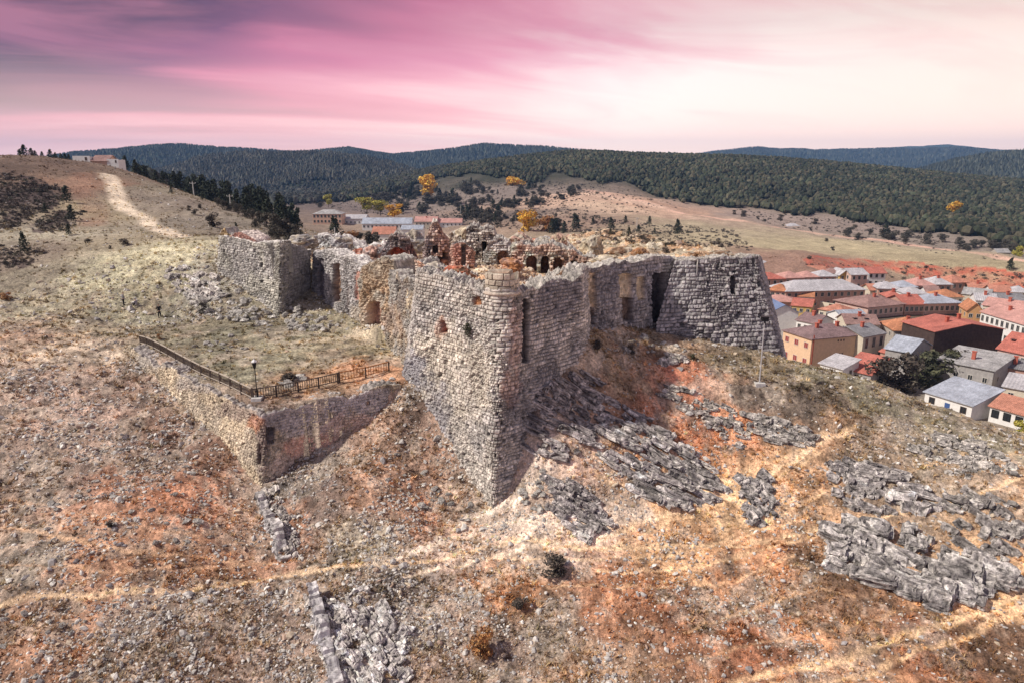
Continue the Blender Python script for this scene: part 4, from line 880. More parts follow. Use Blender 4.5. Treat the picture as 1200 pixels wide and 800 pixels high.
def build_tufts():
    g = np.random.default_rng(6); x, y, r = near_points(120000, g, 27, 112); x2, y2, r2 = near_points(45000, g, 112, 320, 46)
    x, y, r = np.r_[x, x2], np.r_[y, y2], np.r_[r, r2]; k = (r < 112) | (x < -.12 * y) | (y > 285); x, y, r = x[k], y[k], r[k]
    inside = inpoly(x, y, CASTLE)
    u = x / y
    d = (0.18 + 0.8 * sstep(-0.1, 0.28, fbm(x / 3.1, y / 3.1, None, 4, 421, 0.6))) * np.where(inside, 0.25, 1) * np.where(inpoly(x, y, TERRACE), .45, 1) * (1 - 0.85 * path_dip(x, y))
    k = g.uniform(0, 1, len(x)) < d; x, y, r = x[k], y[k], r[k]; n = len(x)
    z = full_z(x, y); c = ground_colour(x, y)
    t = g.choice(4, n, p=[.4, .25, .2, .15])
    tint = np.array([[.98, .86, .64], [.62, .53, .44], [.84, .84, .62], [1.3, 1.16, .9]])[t]
    c = np.clip(c * tint * g.uniform(.75, 1.25, (n, 1)), .015, .8)
    s = np.clip(g.lognormal(-1.85, 0.4, n) * (r / 45) ** 0.5, .06, .6)
    geos = [blade_geo(9, 50 + i) for i in range(6)]
    o = scatter('dry_grass', geos[0], [q[0] for q in geos], np.stack([x, y, z], 1), np.stack([s * 1.3, s * 1.3, s * .8], 1), c, g, M['tuft'], 0.15)
    tag(o, 'dry brown and olive grass tufts over the castle hill', 'grass', kind='stuff'); print('tufts', n)
build_tufts()
# ------------------------------------------------------------------ single boulders
BOULDER_MESH = []
for i in range(9):
    V, F = ICO4; g_ = np.random.default_rng(900 + i)
    d = facet(V, 910 + i) * (1 + 0.16 * fbm(V[:, 0] * 3 + 9 * i, V[:, 1] * 3, V[:, 2] * 3, 4, 90 + i))
    P = V * d[:, None] * np.array([1, g_.uniform(.6, .9), g_.uniform(.45, .7)])
    c = np.array([.60, .56, .51]) * (0.75 + 0.9 * (fbm(V[:, 0] * 2 + i, V[:, 1] * 2, V[:, 2] * 2, 4, 70) + .2))[:, None] * g_.uniform(.8, 1.15)
    o = mesh_np('boulder', P, F, M['rock'], np.clip(c, .05, .85), False); BOULDER_MESH.append(o.data); bpy.data.objects.remove(o)
def boulders(poly, n, size, label, group, seed, flat=1.0):
    g = np.random.default_rng(seed); q = poly_sample(poly, n, g); P = hit(q[:, 0], q[:, 1]); z = full_z(P[:, 0], P[:, 1])
    for i in range(n):
        o = bpy.data.objects.new('boulder', BOULDER_MESH[g.integers(0, 9)]); COL.objects.link(o)
        s = float(np.clip(g.lognormal(math.log(size), .35), size * .5, size * 2)); o.scale = (s, s, s * flat)
        o.location = (P[i][0], P[i][1], z[i] + s * .18); o.rotation_euler = (g.normal(0, .25), g.normal(0, .25), g.uniform(0, 6.28))
        tag(o, label, 'boulder', group)
boulders([(214, 345), (250, 335), (325, 352), (362, 366), (395, 388), (330, 388), (290, 384), (236, 366)], 130, .36, 'pale fallen block in the rubble heap below the far square bastion', 'fallen blocks below the far bastion', 11)
boulders([(340, 366), (365, 364), (400, 384), (380, 390), (340, 386)], 50, .32, 'small white fallen stone in the heap before the curtain wall', 'white stones heaped before the curtain wall', 12)
boulders([(445, 398), (482, 408), (478, 418), (440, 408)], 12, .42, 'flat pale stone in the row along the gate side of the terrace', 'pale stones in a row by the gate', 13, .7)
boulders([(210, 400), (275, 390), (290, 410), (250, 415)], 14, .30, 'white stone lying on the dark terrace grass', 'white stones on the terrace grass', 14, .7)
for lab, poly, sd in (('whitish rubble spilling down beside the low ruined footing', [(300, 580), (326, 570), (354, 645), (334, 660)], 331), ('grey white rubble along the straight wall base at the bottom', [(358, 700), (392, 694), (424, 800), (388, 806)], 332)):
    outcrop(lab, poly, (poly[0][0], poly[0][1]), (poly[3][0], poly[3][1]), 42, (.35, 1.0), (.3, .6), (.25, .5), sd, (0.46, 0.43, 0.42), (0.60, 0.57, 0.55), 0.5)
boulders([(322, 450), (350, 440), (372, 442), (340, 452)], 8, .40, 'pale stone around the hollow behind the right railing', 'stones around the terrace hollow', 15, .7)
boulders([(20, 560), (200, 480), (280, 560), (260, 640), (60, 640)], 60, .22, 'grey angular stone on the rusty scree below the retaining wall', 'larger stones on the rusty scree', 16)
boulders([(0, 690), (330, 690), (340, 800), (0, 800)], 50, .18, 'grey stone on the nearest lower left slope', 'larger stones at the lower left', 17)
boulders([(520, 560), (560, 600), (540, 620), (430, 560), (470, 520)], 24, .2, 'small pale stone on the slope left of the bastion foot', 'stones left of the bastion foot', 18)
boulders([(610, 560), (660, 540), (650, 600), (610, 600)], 24, .26, 'pinkish pale block at the right foot of the bastion', 'blocks at the right foot of the bastion', 19)
boulders([(690, 405), (760, 398), (850, 408), (720, 420)], 18, .26, 'loose stone in the grass under the right curtain wall', 'stones under the right curtain wall', 20)
# ------------------------------------------------------------------ houses
ROOF = {k: tile_mat('roof_' + k, c, p, v, r, s) for k, c, p, v, r, s in [
    ('terracotta', (.52, .235, .165), .32, .25, .85, .7), ('red', (.50, .17, .13), .32, .22, .8, .7), ('pink', (.54, .30, .26), .32, .2, .85, .6), ('plum', (.25, .17, .17), .32, .25, .85, .6),
    ('orange', (.50, .22, .12), .32, .25, .85, .7), ('metal', (.37, .40, .46), .9, .22, .5, .5), ('pale', (.47, .455, .47), .6, .22, .6, .5), ('slate', (.24, .235, .245), .4, .25, .8, .5), ('concrete', (.36, .35, .345), 1.2, .3, .9, .3), ('brown', (.32, .20, .18), .32, .25, .85, .6), ('blue', (.16, .22, .36), .9, .1, .5, .4)]}
WALLM = {k: plain_mat('render_' + k, c, 1.6, v, .9, (18, .15, .02)) for k, c, v in [
    ('white', (.76, .745, .725), .10), ('cream', (.62, .55, .44), .14), ('yellow', (.74, .51, .34), .10), ('peach', (.62, .42, .32), .12), ('brick', (.48, .29, .23), .2), ('pinkbrick', (.60, .42, .36), .2), ('stone', (.40, .36, .32), .3), ('ochre', (.55, .38, .14), .15), ('dark', (.075, .05, .045), .3), ('orange', (.58, .33, .16), .12), ('grey', (.36, .34, .33), .2)]}
TRIM = plain_mat('window_frame', (.55, .52, .48), 4, .1, .6); TRIMD = plain_mat('dark_wood', (.08, .05, .04), 5, .2, .7); SHUT = plain_mat('red_shutter', (.30, .05, .045), 4, .2, .6)
BLUE = plain_mat('blue_door_paint', (.06, .11, .28), 4, .15, .5); BRICKM = plain_mat('chimney_brick', (.46, .13, .09), 6, .25, .9); IRON = plain_mat('black_iron', (.02, .02, .022), 8, .2, .5, metal=0.3)
_g, _nt, _b = new_mat('window_glass'); _b.inputs['Base Color'].default_value = (.02, .024, .03, 1); _b.inputs['Roughness'].default_value = .12; _b.inputs['Specular IOR Level'].default_value = .5; GLASS = _g
WIN_CACHE = {}
def window_mesh(w, h, trim, pane):
    k = (round(w, 2), round(h, 2), trim.name, pane.name)
    if k not in WIN_CACHE:
        m = MB(); t = .09
        for lo, hi in (((-w/2-t, -.07, -h/2-t), (w/2+t, .02, -h/2)), ((-w/2-t, -.05, h/2), (w/2+t, .02, h/2+t)), ((-w/2-t, -.05, -h/2), (-w/2, .02, h/2)), ((w/2, -.05, -h/2), (w/2+t, .02, h/2)), ((-.03, -.035, -h/2), (.03, .01, h/2))): m.box(lo, hi, 0)
        m.box((-w/2, -.02, -h/2), (w/2, .04, h/2), 1)
        o = m.build('window', [trim, pane]); WIN_CACHE[k] = o.data; bpy.data.objects.remove(o)
    return WIN_CACHE[k]
def put(name, data, parent, loc, rz=0.0):
    o = bpy.data.objects.new(name, data); COL.objects.link(o); o.parent = parent; o.location = loc; o.rotation_euler = (0, 0, rz); return o
def roof_part(faces, mat, parent, thick=.16):
    V, F, UV = [], [], []
    for f in faces:
        P = [np.array(p, float) for p in f]; n = np.cross(P[1] - P[0], P[2] - P[0]); n /= np.linalg.norm(n)
        if n[2] < 0: P = P[::-1]; n = -n
        e = np.cross([0, 0, 1], n); e = e / np.linalg.norm(e) if np.linalg.norm(e) > 1e-3 else np.array([1., 0, 0]); q = np.cross(n, e)
        k = len(P); b = len(V); V += [p for p in P] + [p - np.array([0, 0, thick]) for p in P]
        F.append(list(range(b, b + k))); F.append(list(range(b + k, b + 2 * k))[::-1])
        for i in range(k): j = (i + 1) % k; F.append([b + i, b + k + i, b + k + j, b + j])
        UV += [(p.dot(e), p.dot(q)) for p in P] * 2
    me = bpy.data.meshes.new('roof'); me.from_pydata([tuple(p) for p in V], [], F); me.materials.append(mat)
    uv = me.uv_layers.new(name='UVMap'); li = np.zeros(len(me.loops), np.int32); me.loops.foreach_get('vertex_index', li)
    uv.data.foreach_set('uv', np.array(UV, np.float32)[li].ravel()); me.update()
    o = bpy.data.objects.new('roof', me); COL.objects.link(o); o.parent = parent; return o
def house(label, eL, eR, he, d, roof, rise, rc, wc, rows=1, cols=3, chim=0, zg=-20.0, Y=None, sides=2, win=(.8, 1.0), pane=None, trim=None, door=False, name='house', group='houses of the town', zoff=0, eave=.35, front=True, base=2.5, chmat=None, cat='house'):
    if Y is not None:
        A, B = at_y(*eL, Y), at_y(*eR, Y); ez = 0.5 * (A[2] + B[2]); zg = ez - he
    else: A, B = at_z(*eL, zg + he), at_z(*eR, zg + he)
    w = math.hypot(B[0] - A[0], B[1] - A[1]); rz = math.atan2(B[1] - A[1], B[0] - A[0]); c = (A + B) / 2
    root = empty(name, (c[0], c[1], zg), rz, label, cat, group)
    wall_m = WALLM[wc]; x = w / 2
    m = MB(); V = [(-x, 0, -base), (x, 0, -base), (x, d, -base), (-x, d, -base), (-x, 0, he), (x, 0, he), (x, d, he), (-x, d, he)]
    e = eave; k = rise / (d / 2); kx = rise / x
    if roof == 'gable':
        V += [(-x, d/2, he + rise), (x, d/2, he + rise)]; F = [(0,1,5,4), (2,3,7,6), (1,2,6,9,5), (3,0,4,8,7)]
        lo = he - k * e + .1; top = he + rise + .1
        rf = [[(-x-e, -e, lo), (x+e, -e, lo), (x+e, d/2, top), (-x-e, d/2, top)], [(x+e, d+e, lo), (-x-e, d+e, lo), (-x-e, d/2, top), (x+e, d/2, top)]]
    elif roof == 'gablef':
        V += [(0, 0, he + rise), (0, d, he + rise)]; F = [(0,1,5,8,4), (2,3,7,9,6), (1,2,6,5), (3,0,4,7)]
        lo = he - kx * e + .1; top = he + rise + .1
        rf = [[(x+e, -e, lo), (x+e, d+e, lo), (0, d+e, top), (0, -e, top)], [(-x-e, d+e, lo), (-x-e, -e, lo), (0, -e, top), (0, d+e, top)]]
    elif roof == 'hip':
        F = [(0,1,5,4), (1,2,6,5), (2,3,7,6), (3,0,4,7)]; h = min(d / 2, x * .9); lo = he + .02; top = he + rise + .1
        a, b = -x + h, x - h
        rf = [[(-x-e, -e, lo), (x+e, -e, lo), (b, d/2, top), (a, d/2, top)], [(x+e, d+e, lo), (-x-e, d+e, lo), (a, d/2, top), (b, d/2, top)], [(x+e, -e, lo), (x+e, d+e, lo), (b, d/2, top)], [(-x-e, d+e, lo), (-x-e, -e, lo), (a, d/2, top)]]
    elif roof == 'shed':
        V[6] = (x, d, he + rise); V[7] = (-x, d, he + rise); F = [(0,1,5,4), (1,2,6,5), (2,3,7,6), (3,0,4,7)]; q = rise / d
        rf = [[(-x-e, -e, he - q*e + .1), (x+e, -e, he - q*e + .1), (x+e, d+e, he + rise + q*e + .1), (-x-e, d+e, he + rise + q*e + .1)]]
    else:
        F = [(0,1,5,4), (1,2,6,5), (2,3,7,6), (3,0,4,7)]; rf = [[(-x-.15, -.15, he + .18), (x+.15, -.15, he + .18), (x+.15, d+.15, he + .2), (-x-.15, d+.15, he + .2)]]
    m.add(V, F); m.build('wall', wall_m, root)
    ro = roof_part(rf, ROOF[rc], root)
    wm = window_mesh(win[0], win[1], trim or TRIM, pane or GLASS)
    st = he / max(rows, 1)
    vis_l = (math.sin(rz) > 0 and False) or True
    for r in range(rows):
        z = he - st * (r + .5) + .1
        if front:
            for i in range(cols):
                px = -x + w * (i + .5) / cols
                if door and r == rows - 1 and i == cols // 2: continue
                put('window', wm, root, (px, -.03, z))
        for i in range(sides):
            py = d * (i + .5) / sides
            if -c[0] * math.cos(rz) - c[1] * math.sin(rz) > 0: put('window', wm, root, (x + .03, py, z), R(90))
            else: put('window', wm, root, (-x - .03, py, z), R(-90))
    if door:
        dm = MB().box((-.5, -.06, 0), (.5, .02, 2.0)).build('door', door if not isinstance(door, bool) else TRIMD, root); dm.location = (0, 0, -.05)
    for i in range(chim):
        cx_ = -x * .6 + w * .6 * (i + .5) / chim; cyy = d * (.38 + .24 * (i % 2)); zt = he + rise * .55
        cm = MB().box((cx_ - .35, cyy - .3, zt - .8), (cx_ + .35, cyy + .3, zt + 1.5)).box((cx_ - .45, cyy - .4, zt + 1.5), (cx_ + .45, cyy + .4, zt + 1.65)).build('chimney', chmat or BRICKM, ro)
    root['_w'] = w; return root, w, d, he, ro
H = house
# the block nearest the castle
yb, w, d, he, ro = H('yellow block of flats with plum roof and red shuttered windows beside the right bastion', (951.5, 397.4), (1011, 392), 7.6, 9.7, 'hip', 2.0, 'plum', 'yellow', 2, 3, 3, sides=3, win=(1.15, 1.25), pane=SHUT, front=False, base=4)
for r in range(2):
    for i in range(3):
        m = MB().box((-.16, -.03, -.22), (.16, .05, .22), 0); o = m.build('vent', TRIMD, yb); o.location = (w * (.02 + .055 * i), -.02, he - .9 - 3.3 * r)
MB().box((.3, 0, 0), (.55, .12, 7.9)).build('flue_pipe', BRICKM, yb).location = (-w/2 + .1, -.14, 0.6)
H('cream block with tall dark glazed strips behind the yellow flats', (1012, 394.5), (1037.5, 390), 7.6, 9, 'gable', 1.5, 'slate', 'cream', 2, 3, 1, sides=2, win=(1.0, 2.3), chmat=BRICKM)
H('low shed with pale patched roof in front of the yellow flats', (961, 425), (988, 432), 2.6, 5.5, 'shed', 1.2, 'pale', 'white', 1, 1, 0, zg=-17.5, sides=1, name='shed', cat='shed', group='sheds under the hill')
H('small shed with bright orange red tiles next to the pale shed', (988, 431), (1021, 438.5), 2.6, 7.5, 'shed', 2.2, 'red', 'grey', 1, 1, 0, zg=-18.5, sides=1, name='shed', cat='shed', group='sheds under the hill')
wg, w, d, he, ro = H('white house with a blank gable half hidden by the right bastion', (902, 366), (936, 366), 8, 11, 'gablef', 2.0, 'blue', 'white', 1, 0, 0, front=False, sides=0)
H('house with dull plum roof and white end wall behind the yellow flats', (933.6, 374.5), (956, 379), 6.5, 8, 'gable', 1.6, 'plum', 'white', 2, 3, 1)
H('ochre house with red roof beyond the white blank gable', (928, 357.5), (951, 359.5), 6, 8, 'gable', 1.6, 'red', 'ochre', 2, 3, 0)
H('house with orange roof in front of the cream yard wall', (959.7, 362), (989, 366.5), 6, 7, 'hip', 1.5, 'terracotta', 'cream', 2, 4, 0)
H('white house with bluish metal roof in the middle of the town', (988, 372.5), (1017, 371.5), 6.5, 7, 'gable', 1.4, 'metal', 'white', 2, 3, 0)
sk, w, d, he, ro = H('house with reddish brown roof and two skylights behind the yellow flats', (992, 379), (1030, 380), 6.5, 7.5, 'gable', 1.8, 'brown', 'cream', 2, 4, 1)
for i in (-1, 1): MB().box((-.5, -.5, 0), (.5, .5, .12)).build('skylight', GLASS, ro).location = (i * w * .18, d * .25, he + 1.05)
H('long house with bright orange roof above dark eaves', (1048, 387), (1091.5, 388.5), 6, 10, 'hip', 2.4, 'orange', 'stone', 2, 5, 1)
gm, w, d, he, ro = H('long hall with ribbed blue grey metal roof and row of windows', (1038, 407.5), (1067, 413), 6, 11, 'gable', 2.2, 'metal', 'grey', 1, 4, 0, sides=6, win=(.9, 1.2))
MB().box((-.25, -.25, 0), (.25, .25, 1.3)).build('roof_vent', TRIMD, ro).location = (2.0, 5.0, he + .6)
H('low red roofed lean-to at the foot of the blue grey hall', (1032, 411), (1053, 417), 4.2, 3.2, 'shed', 1.3, 'red', 'brick', 1, 3, 0, zoff=0, sides=1)
H('big house with a blank dark brown gable wall facing the castle', (1096, 388.5), (1176, 385.5), 8.5, 11, 'gablef', 1.6, 'red', 'dark', 1, 0, 2, front=False, sides=2)
rr, w, d, he, ro = H('house with bright red roof and two skylights beside the dark gable', (1169.5, 407.5), (1214, 417), 6.5, 10, 'gable', 3.2, 'red', 'pinkbrick', 2, 5, 1)
for i in (-.3, .12): MB().box((-.45, -.6, 0), (.45, .6, .14)).build('skylight', GLASS, ro).location = (i * w, d * .27, he + 1.95)
H('wide grey concrete roofed building below the dark gable', (1098, 421), (1165, 434), 5, 12, 'shed', 1.2, 'concrete', 'grey', 1, 4, 1, sides=2)
H('grey roofed annexe right of the concrete roofed building', (1168, 428), (1208, 434), 4.2, 6, 'shed', 1.0, 'slate', 'brick', 1, 3, 1)
wc, w, d, he, ro = H('small white cottage with blue door and bluish corrugated roof below the hill brow', (1084.6, 458.4), (1139.8, 475), 2.9, 8.5, 'shed', 1.9, 'metal', 'white', 1, 3, 0, zg=-20, sides=0, win=(1.0, 1.1), trim=TRIMD, door=BLUE, name='cottage', cat='cottage', group='white cottages under the hill')
H('white cottage with orange red tiles and grey framed window at the right edge', (1161, 474.5), (1203, 486), 2.9, 8, 'gable', 1.7, 'terracotta', 'white', 1, 3, 0, zg=-20, sides=1, win=(1.1, 1.3), trim=IRON, name='cottage', cat='cottage', group='white cottages under the hill')
H('low building with greyish sheet roof behind the red tiled cottage', (1176, 452), (1216, 459), 3.4, 7, 'shed', 1.2, 'pale', 'cream', 1, 2, 0)
# the street row in the middle
def balcony(root, w, z, n=1, dep=.9):
    m = MB()
    m.box((-w/2, -dep, z - .12), (w/2, -.02, z))
    m.box((-w/2, -dep, z + .95), (w/2, -dep + .05, z + 1.0)); k = max(4, int(w / .35))
    for i in range(k + 1): m.box((-w/2 + w * i / k - .015, -dep + .01, z), (-w/2 + w * i / k + .015, -dep + .04, z + .96))
    m.build('balcony', IRON, root)
for lab, a, b, he, dd, rf, rise, rc, wc_, rows, cols, bal in [
    ('long hipped terrace with dull brown roof in the middle of town', (1017.6, 360), (1059.6, 356), 7, 12, 'hip', 2.2, 'brown', 'pinkbrick', 2, 7, 1),
    ('terraced house with deep red roof between brown and grey roofs', (1060.8, 356), (1083.3, 355.6), 7, 9, 'gable', 1.9, 'red', 'brick', 2, 4, 1),
    ('long terrace with pale grey roof right of the deep red roof', (1083.6, 355.5), (1126, 354.6), 7, 9, 'hip', 1.9, 'metal', 'pinkbrick', 2, 7, 1)]:
    r_, w, d, he, ro = H(lab, a, b, he, dd, rf, rise, rc, wc_, rows, cols, 1, eave=.6, win=(.9, 1.3))
    balcony(r_, w * .94, he * .5)
    MB().box((-w / 2 + .02, -.05, -.5), (w / 2 - .02, .02, he * .5 - .3)).build('ground_floor', WALLM['cream' if 'brown' in lab else 'stone'], r_)
H('long white fronted block with pink roof and orange end wall', (1150, 365), (1204, 381), 7, 9, 'gable', 2.0, 'pink', 'white', 2, 9, 2, win=(.9, 1.5))
H('long pink roofed block behind the white fronted block', (1152, 357), (1205, 364), 7, 8, 'gable', 1.8, 'pink', 'cream', 2, 8, 1)
H('orange rendered house with gable to the street left of the pink roofs', (1134, 363), (1152, 364), 7, 8, 'gablef', 2.0, 'orange', 'orange', 2, 2, 0)
H('pale whitish roof house behind the long pink roofs', (1144, 351.5), (1169, 353), 6, 8, 'gable', 1.6, 'pale', 'white', 2, 3, 1)
H('dark grey roofed house at the right edge behind pink roofs', (1169.5, 352), (1204, 352.6), 6, 8, 'gable', 1.6, 'slate', 'cream', 2, 4, 1)
H('house with orange hipped roof behind the grey terrace', (1102, 348), (1129, 348), 5.5, 8, 'hip', 1.8, 'orange', 'cream', 2, 4, 0)
H('low house with whitish hipped roof behind the deep red roof', (1060, 344), (1088, 344.5), 5.5, 8, 'hip', 1.6, 'pale', 'white', 1, 4, 0)
H('grey roofed house between orange and whitish roofs', (1128, 344), (1160, 347), 5.5, 8, 'gable', 1.6, 'concrete', 'cream', 1, 4, 0)
# rows farther back
for lab, a, b, he, dd, rf, rise, rc, wc_, cols, ch in [
    ('grey roofed house with brick front in the far right row', (1030, 338), (1055, 338.6), 6, 8, 'hip', 1.8, 'pale', 'brick', 4, 0),
    ('bluish roofed house beside a dull red roof in the far right row', (1055.6, 336.4), (1074, 336.4), 6, 8, 'hip', 1.6, 'metal', 'pinkbrick', 3, 0),
    ('house with dull red hipped roof and chimney in the far right row', (1074.5, 334.6), (1095, 334.4), 6, 9, 'hip', 2.1, 'pink', 'brick', 3, 1),
    ('house with silvery roof right of the dull red hip', (1095.5, 333.4), (1115, 333.4), 6, 9, 'hip', 2.2, 'pale', 'brick', 3, 1),
    ('house with vivid red hipped roof at the end of the far right row', (1115.8, 331.2), (1136, 330.8), 6, 9, 'hip', 2.0, 'terracotta', 'brick', 3, 0),
    ('low house with red roof and white chimney near the red bank', (1137, 337.6), (1160, 338.6), 4.5, 8, 'gable', 1.5, 'terracotta', 'cream', 3, 1),
    ('house with red gable roof in front of the grey roofed row', (1020, 339.6), (1041, 339.6), 5, 6, 'gable', 1.6, 'terracotta', 'cream', 3, 0),
    ('orange tiled house with yellowish wall at the left end of the long grey roof', (902.7, 340), (921, 341.4), 6, 8, 'hip', 1.7, 'orange', 'peach', 3, 0),
    ('very long house with peaked pale grey roof in the second row', (921.5, 341.6), (1014, 339.4), 6, 11, 'hip', 2.8, 'pale', 'brick', 12, 0),
    ('low house with dull pink roof touching the right bastion', (898, 353), (934, 354), 4.4, 8, 'hip', 1.5, 'pink', 'brick', 4, 0),
    ('white grey hipped house at the far left of the town', (888, 313.6), (911.5, 313.2), 6, 9, 'hip', 2.2, 'pale', 'pinkbrick', 3, 0),
    ('house with orange red roof right of the far left grey hip', (912, 311.6), (949, 311.2), 6, 9, 'gable', 1.8, 'terracotta', 'cream', 6, 1),
    ('house with red roof in the back row near the right bastion', (890, 327), (919.5, 326.6), 6, 8, 'hip', 1.8, 'red', 'brick', 4, 0),
    ('house with salmon roof between two red roofs of the back row', (920, 326), (941.5, 325.4), 6, 8, 'hip', 1.9, 'pink', 'brick', 3, 0),
    ('house with dusty rose roof left of a whitish hip', (942, 324.8), (959, 324.6), 6, 8, 'hip', 1.7, 'pink', 'pinkbrick', 3, 0),
    ('house with whitish hipped roof in the back row', (959.5, 324), (980, 323.8), 6, 8, 'hip', 1.8, 'pale', 'brick', 3, 0),
    ('house with coral roof behind the whitish hip', (946, 318), (968, 318.6), 5.5, 8, 'gable', 1.8, 'terracotta', 'cream', 3, 0),
    ('small red roofed house near the red bank at the right edge', (1162, 341), (1184, 342), 5, 7, 'gable', 1.6, 'terracotta', 'white', 3, 0),
    ('pale roofed small house at the right edge below the red bank', (1186, 342), (1206, 343), 5, 7, 'hip', 1.6, 'pale', 'cream', 3, 0),
    ('small house with red roof just behind the dull brown terrace', (1041, 348.5), (1058, 349), 5.5, 7, 'hip', 1.6, 'red', 'cream', 3, 1),
    ('small brown roofed house between two whitish hips', (1086, 341.5), (1101, 342), 5, 6, 'gable', 1.4, 'brown', 'white', 2, 0),
    ('small cream house with orange roof below the long grey roof', (936, 346.5), (953, 347.5), 4.5, 6, 'gable', 1.4, 'orange', 'white', 2, 0),
    ('house with rusty roof between the coral and yellow houses', (969, 320), (983, 320.4), 5.5, 7, 'hip', 1.6, 'brown', 'cream', 2, 0),
    ('grey roofed house with a bright yellow gable in the back row', (998, 321.8), (1017, 321.4), 6, 9, 'gable', 1.8, 'pale', 'pinkbrick', 3, 0),
    ('small house with yellow painted gable front in the back row', (984.5, 321.8), (997.5, 321.6), 5.5, 7, 'gablef', 1.8, 'pale', 'ochre', 2, 0),
    ('house with rose red roof right of the yellow gable', (1017.8, 319.8), (1038, 319.8), 5.5, 8, 'gable', 1.7, 'red', 'white', 3, 0)]:
    r_, w, d, he_, ro = H(lab, a, b, he, dd, rf, rise, rc, wc_, 2 if he > 5 else 1, cols, ch, eave=.55, win=(.9, 1.3))
    if he > 5.6 and len(lab) % 2: balcony(r_, w * .8, he * .5)
# yard wall of the row
a, b = at_z(948, 352, -18), at_z(984, 358, -18)
yw = empty('yard_wall', ((a[0]+b[0])/2, (a[1]+b[1])/2, -20), math.atan2(b[1]-a[1], b[0]-a[0]), 'long cream yard wall with dark gateway in front of the long grey roof', 'wall')
L_ = math.hypot(b[0]-a[0], b[1]-a[1]); MB().box((-L_/2, -.15, -2), (L_/2, .15, 2.2)).build('wall', WALLM['cream'], yw); MB().box((-1.4, -.2, 0), (1.4, -.14, 2.0)).build('gate', TRIMD, yw).location = (L_*.3, 0, 0)
# ------------------------------------------------------------------ buildings in the left valley and on the hill
GV = 'buildings in the valley behind the castle'
H('peach coloured three storey building with dark windows in the left valley', (366, 251), (400, 251), 10, 12, 'hip', 2.6, 'concrete', 'peach', 3, 8, 0, Y=470, group=GV, win=(1.2, 1.6), base=5)
H('long white apartment block with grey roof in the valley', (424, 260.5), (482, 264), 8, 11, 'gable', 3.4, 'metal', 'white', 2, 12, 0, Y=450, group=GV, win=(1.1, 1.3), base=6)
H('low hall with long pale roof left of the white apartment block', (399, 255), (428, 258), 5, 14, 'gable', 2.4, 'pale', 'white', 1, 6, 0, Y=480, group=GV, base=6)
H('row of houses with rosy roofs right of the white apartment block', (486, 259), (512, 260.5), 7, 11, 'gable', 3, 'pink', 'cream', 2, 6, 1, Y=468, group=GV, base=6)
H('second row of houses with faded pink roof farther right in the valley', (512.5, 260.5), (541, 261.5), 6, 11, 'gable', 2.4, 'pink', 'white', 2, 6, 0, Y=470, group=GV, base=6)
H('house with salmon red roof just behind the dark brick vault', (436, 274.5), (462, 274), 6, 10, 'gable', 3, 'terracotta', 'white', 1, 4, 0, Y=330, group=GV, base=10)
H('house with light pink roof between the brick ruins', (462, 287), (492, 283), 6, 10, 'gable', 3.6, 'pink', 'peach', 1, 4, 0, Y=300, group=GV, base=14)
H('grey roofed shed behind the salmon roof', (470, 268), (495, 270), 5, 10, 'gable', 2, 'metal', 'white', 1, 4, 0, Y=390, group=GV, base=8)
H('long low red roof with white ridge seen over the arcade', (625, 286), (656, 285), 6, 9, 'gable', 1.6, 'terracotta', 'brick', 1, 6, 0, Y=280, group=GV, base=12)
H('white walled house with pinkish roof seen over the rubble', (666, 286), (694, 286), 6, 9, 'gable', 3.2, 'pink', 'white', 1, 5, 1, Y=275, group=GV, base=12)
H('white house with red roof right of the rubble hump', (712, 289), (741, 289), 6, 9, 'gable', 2.2, 'terracotta', 'white', 1, 5, 0, Y=270, group=GV, base=12)
H('small lone white farmhouse in the field below the forest', (922, 265.5), (939, 266), 4, 8, 'hip', 2.2, 'pale', 'white', 1, 2, 0, Y=520, group='lone farm buildings', base=4, name='farmhouse', cat='house')
H('small stone hut beside the dirt embankment at the far right', (1169, 295), (1184, 297), 3.2, 6, 'gable', 1.8, 'concrete', 'stone', 1, 2, 0, Y=390, group='lone farm buildings', base=4, name='hut', cat='hut')
H('small peach house with red brown roof on top of the left hill', (107.5, 188.5), (126, 188.5), 3.2, 6, 'gable', 1.7, 'brown', 'peach', 1, 1, 0, Y=229, group='buildings on the left hilltop', base=3, sides=1)
def shell(label, p, q, Y, h):
    A, B = at_y(*p, Y), at_y(*q, Y); w = B[0] - A[0]; zt = max(float(full_z(A[0], Y)), float(full_z(B[0], Y))) + .1; r_ = empty('roofless_shed', ((A[0]+B[0])/2, Y, zt), 0, label, 'ruin', 'buildings on the left hilltop')
    MB().box((-w/2, -.15, -2), (w/2, .15, h)).build('wall', WALLM['white'], r_); MB().box((-w/2, .15, -2), (-w/2 + .3, 4, h * .9)).build('wall', WALLM['white'], r_); MB().box((w/2 - .3, .15, -2), (w/2, 4, h * .9)).build('wall', WALLM['white'], r_)
    MB().box((w * .22, -.2, h * .45), (w * .34, -.13, h * .85)).build('opening', TRIMD, r_)
shell('roofless white walled shed left of the hilltop peach house', (87, 197.5), (107, 197.5), 229, 2.6)
shell('short white wall right of the hilltop peach house', (126.5, 198), (140, 198), 229, 2.2)
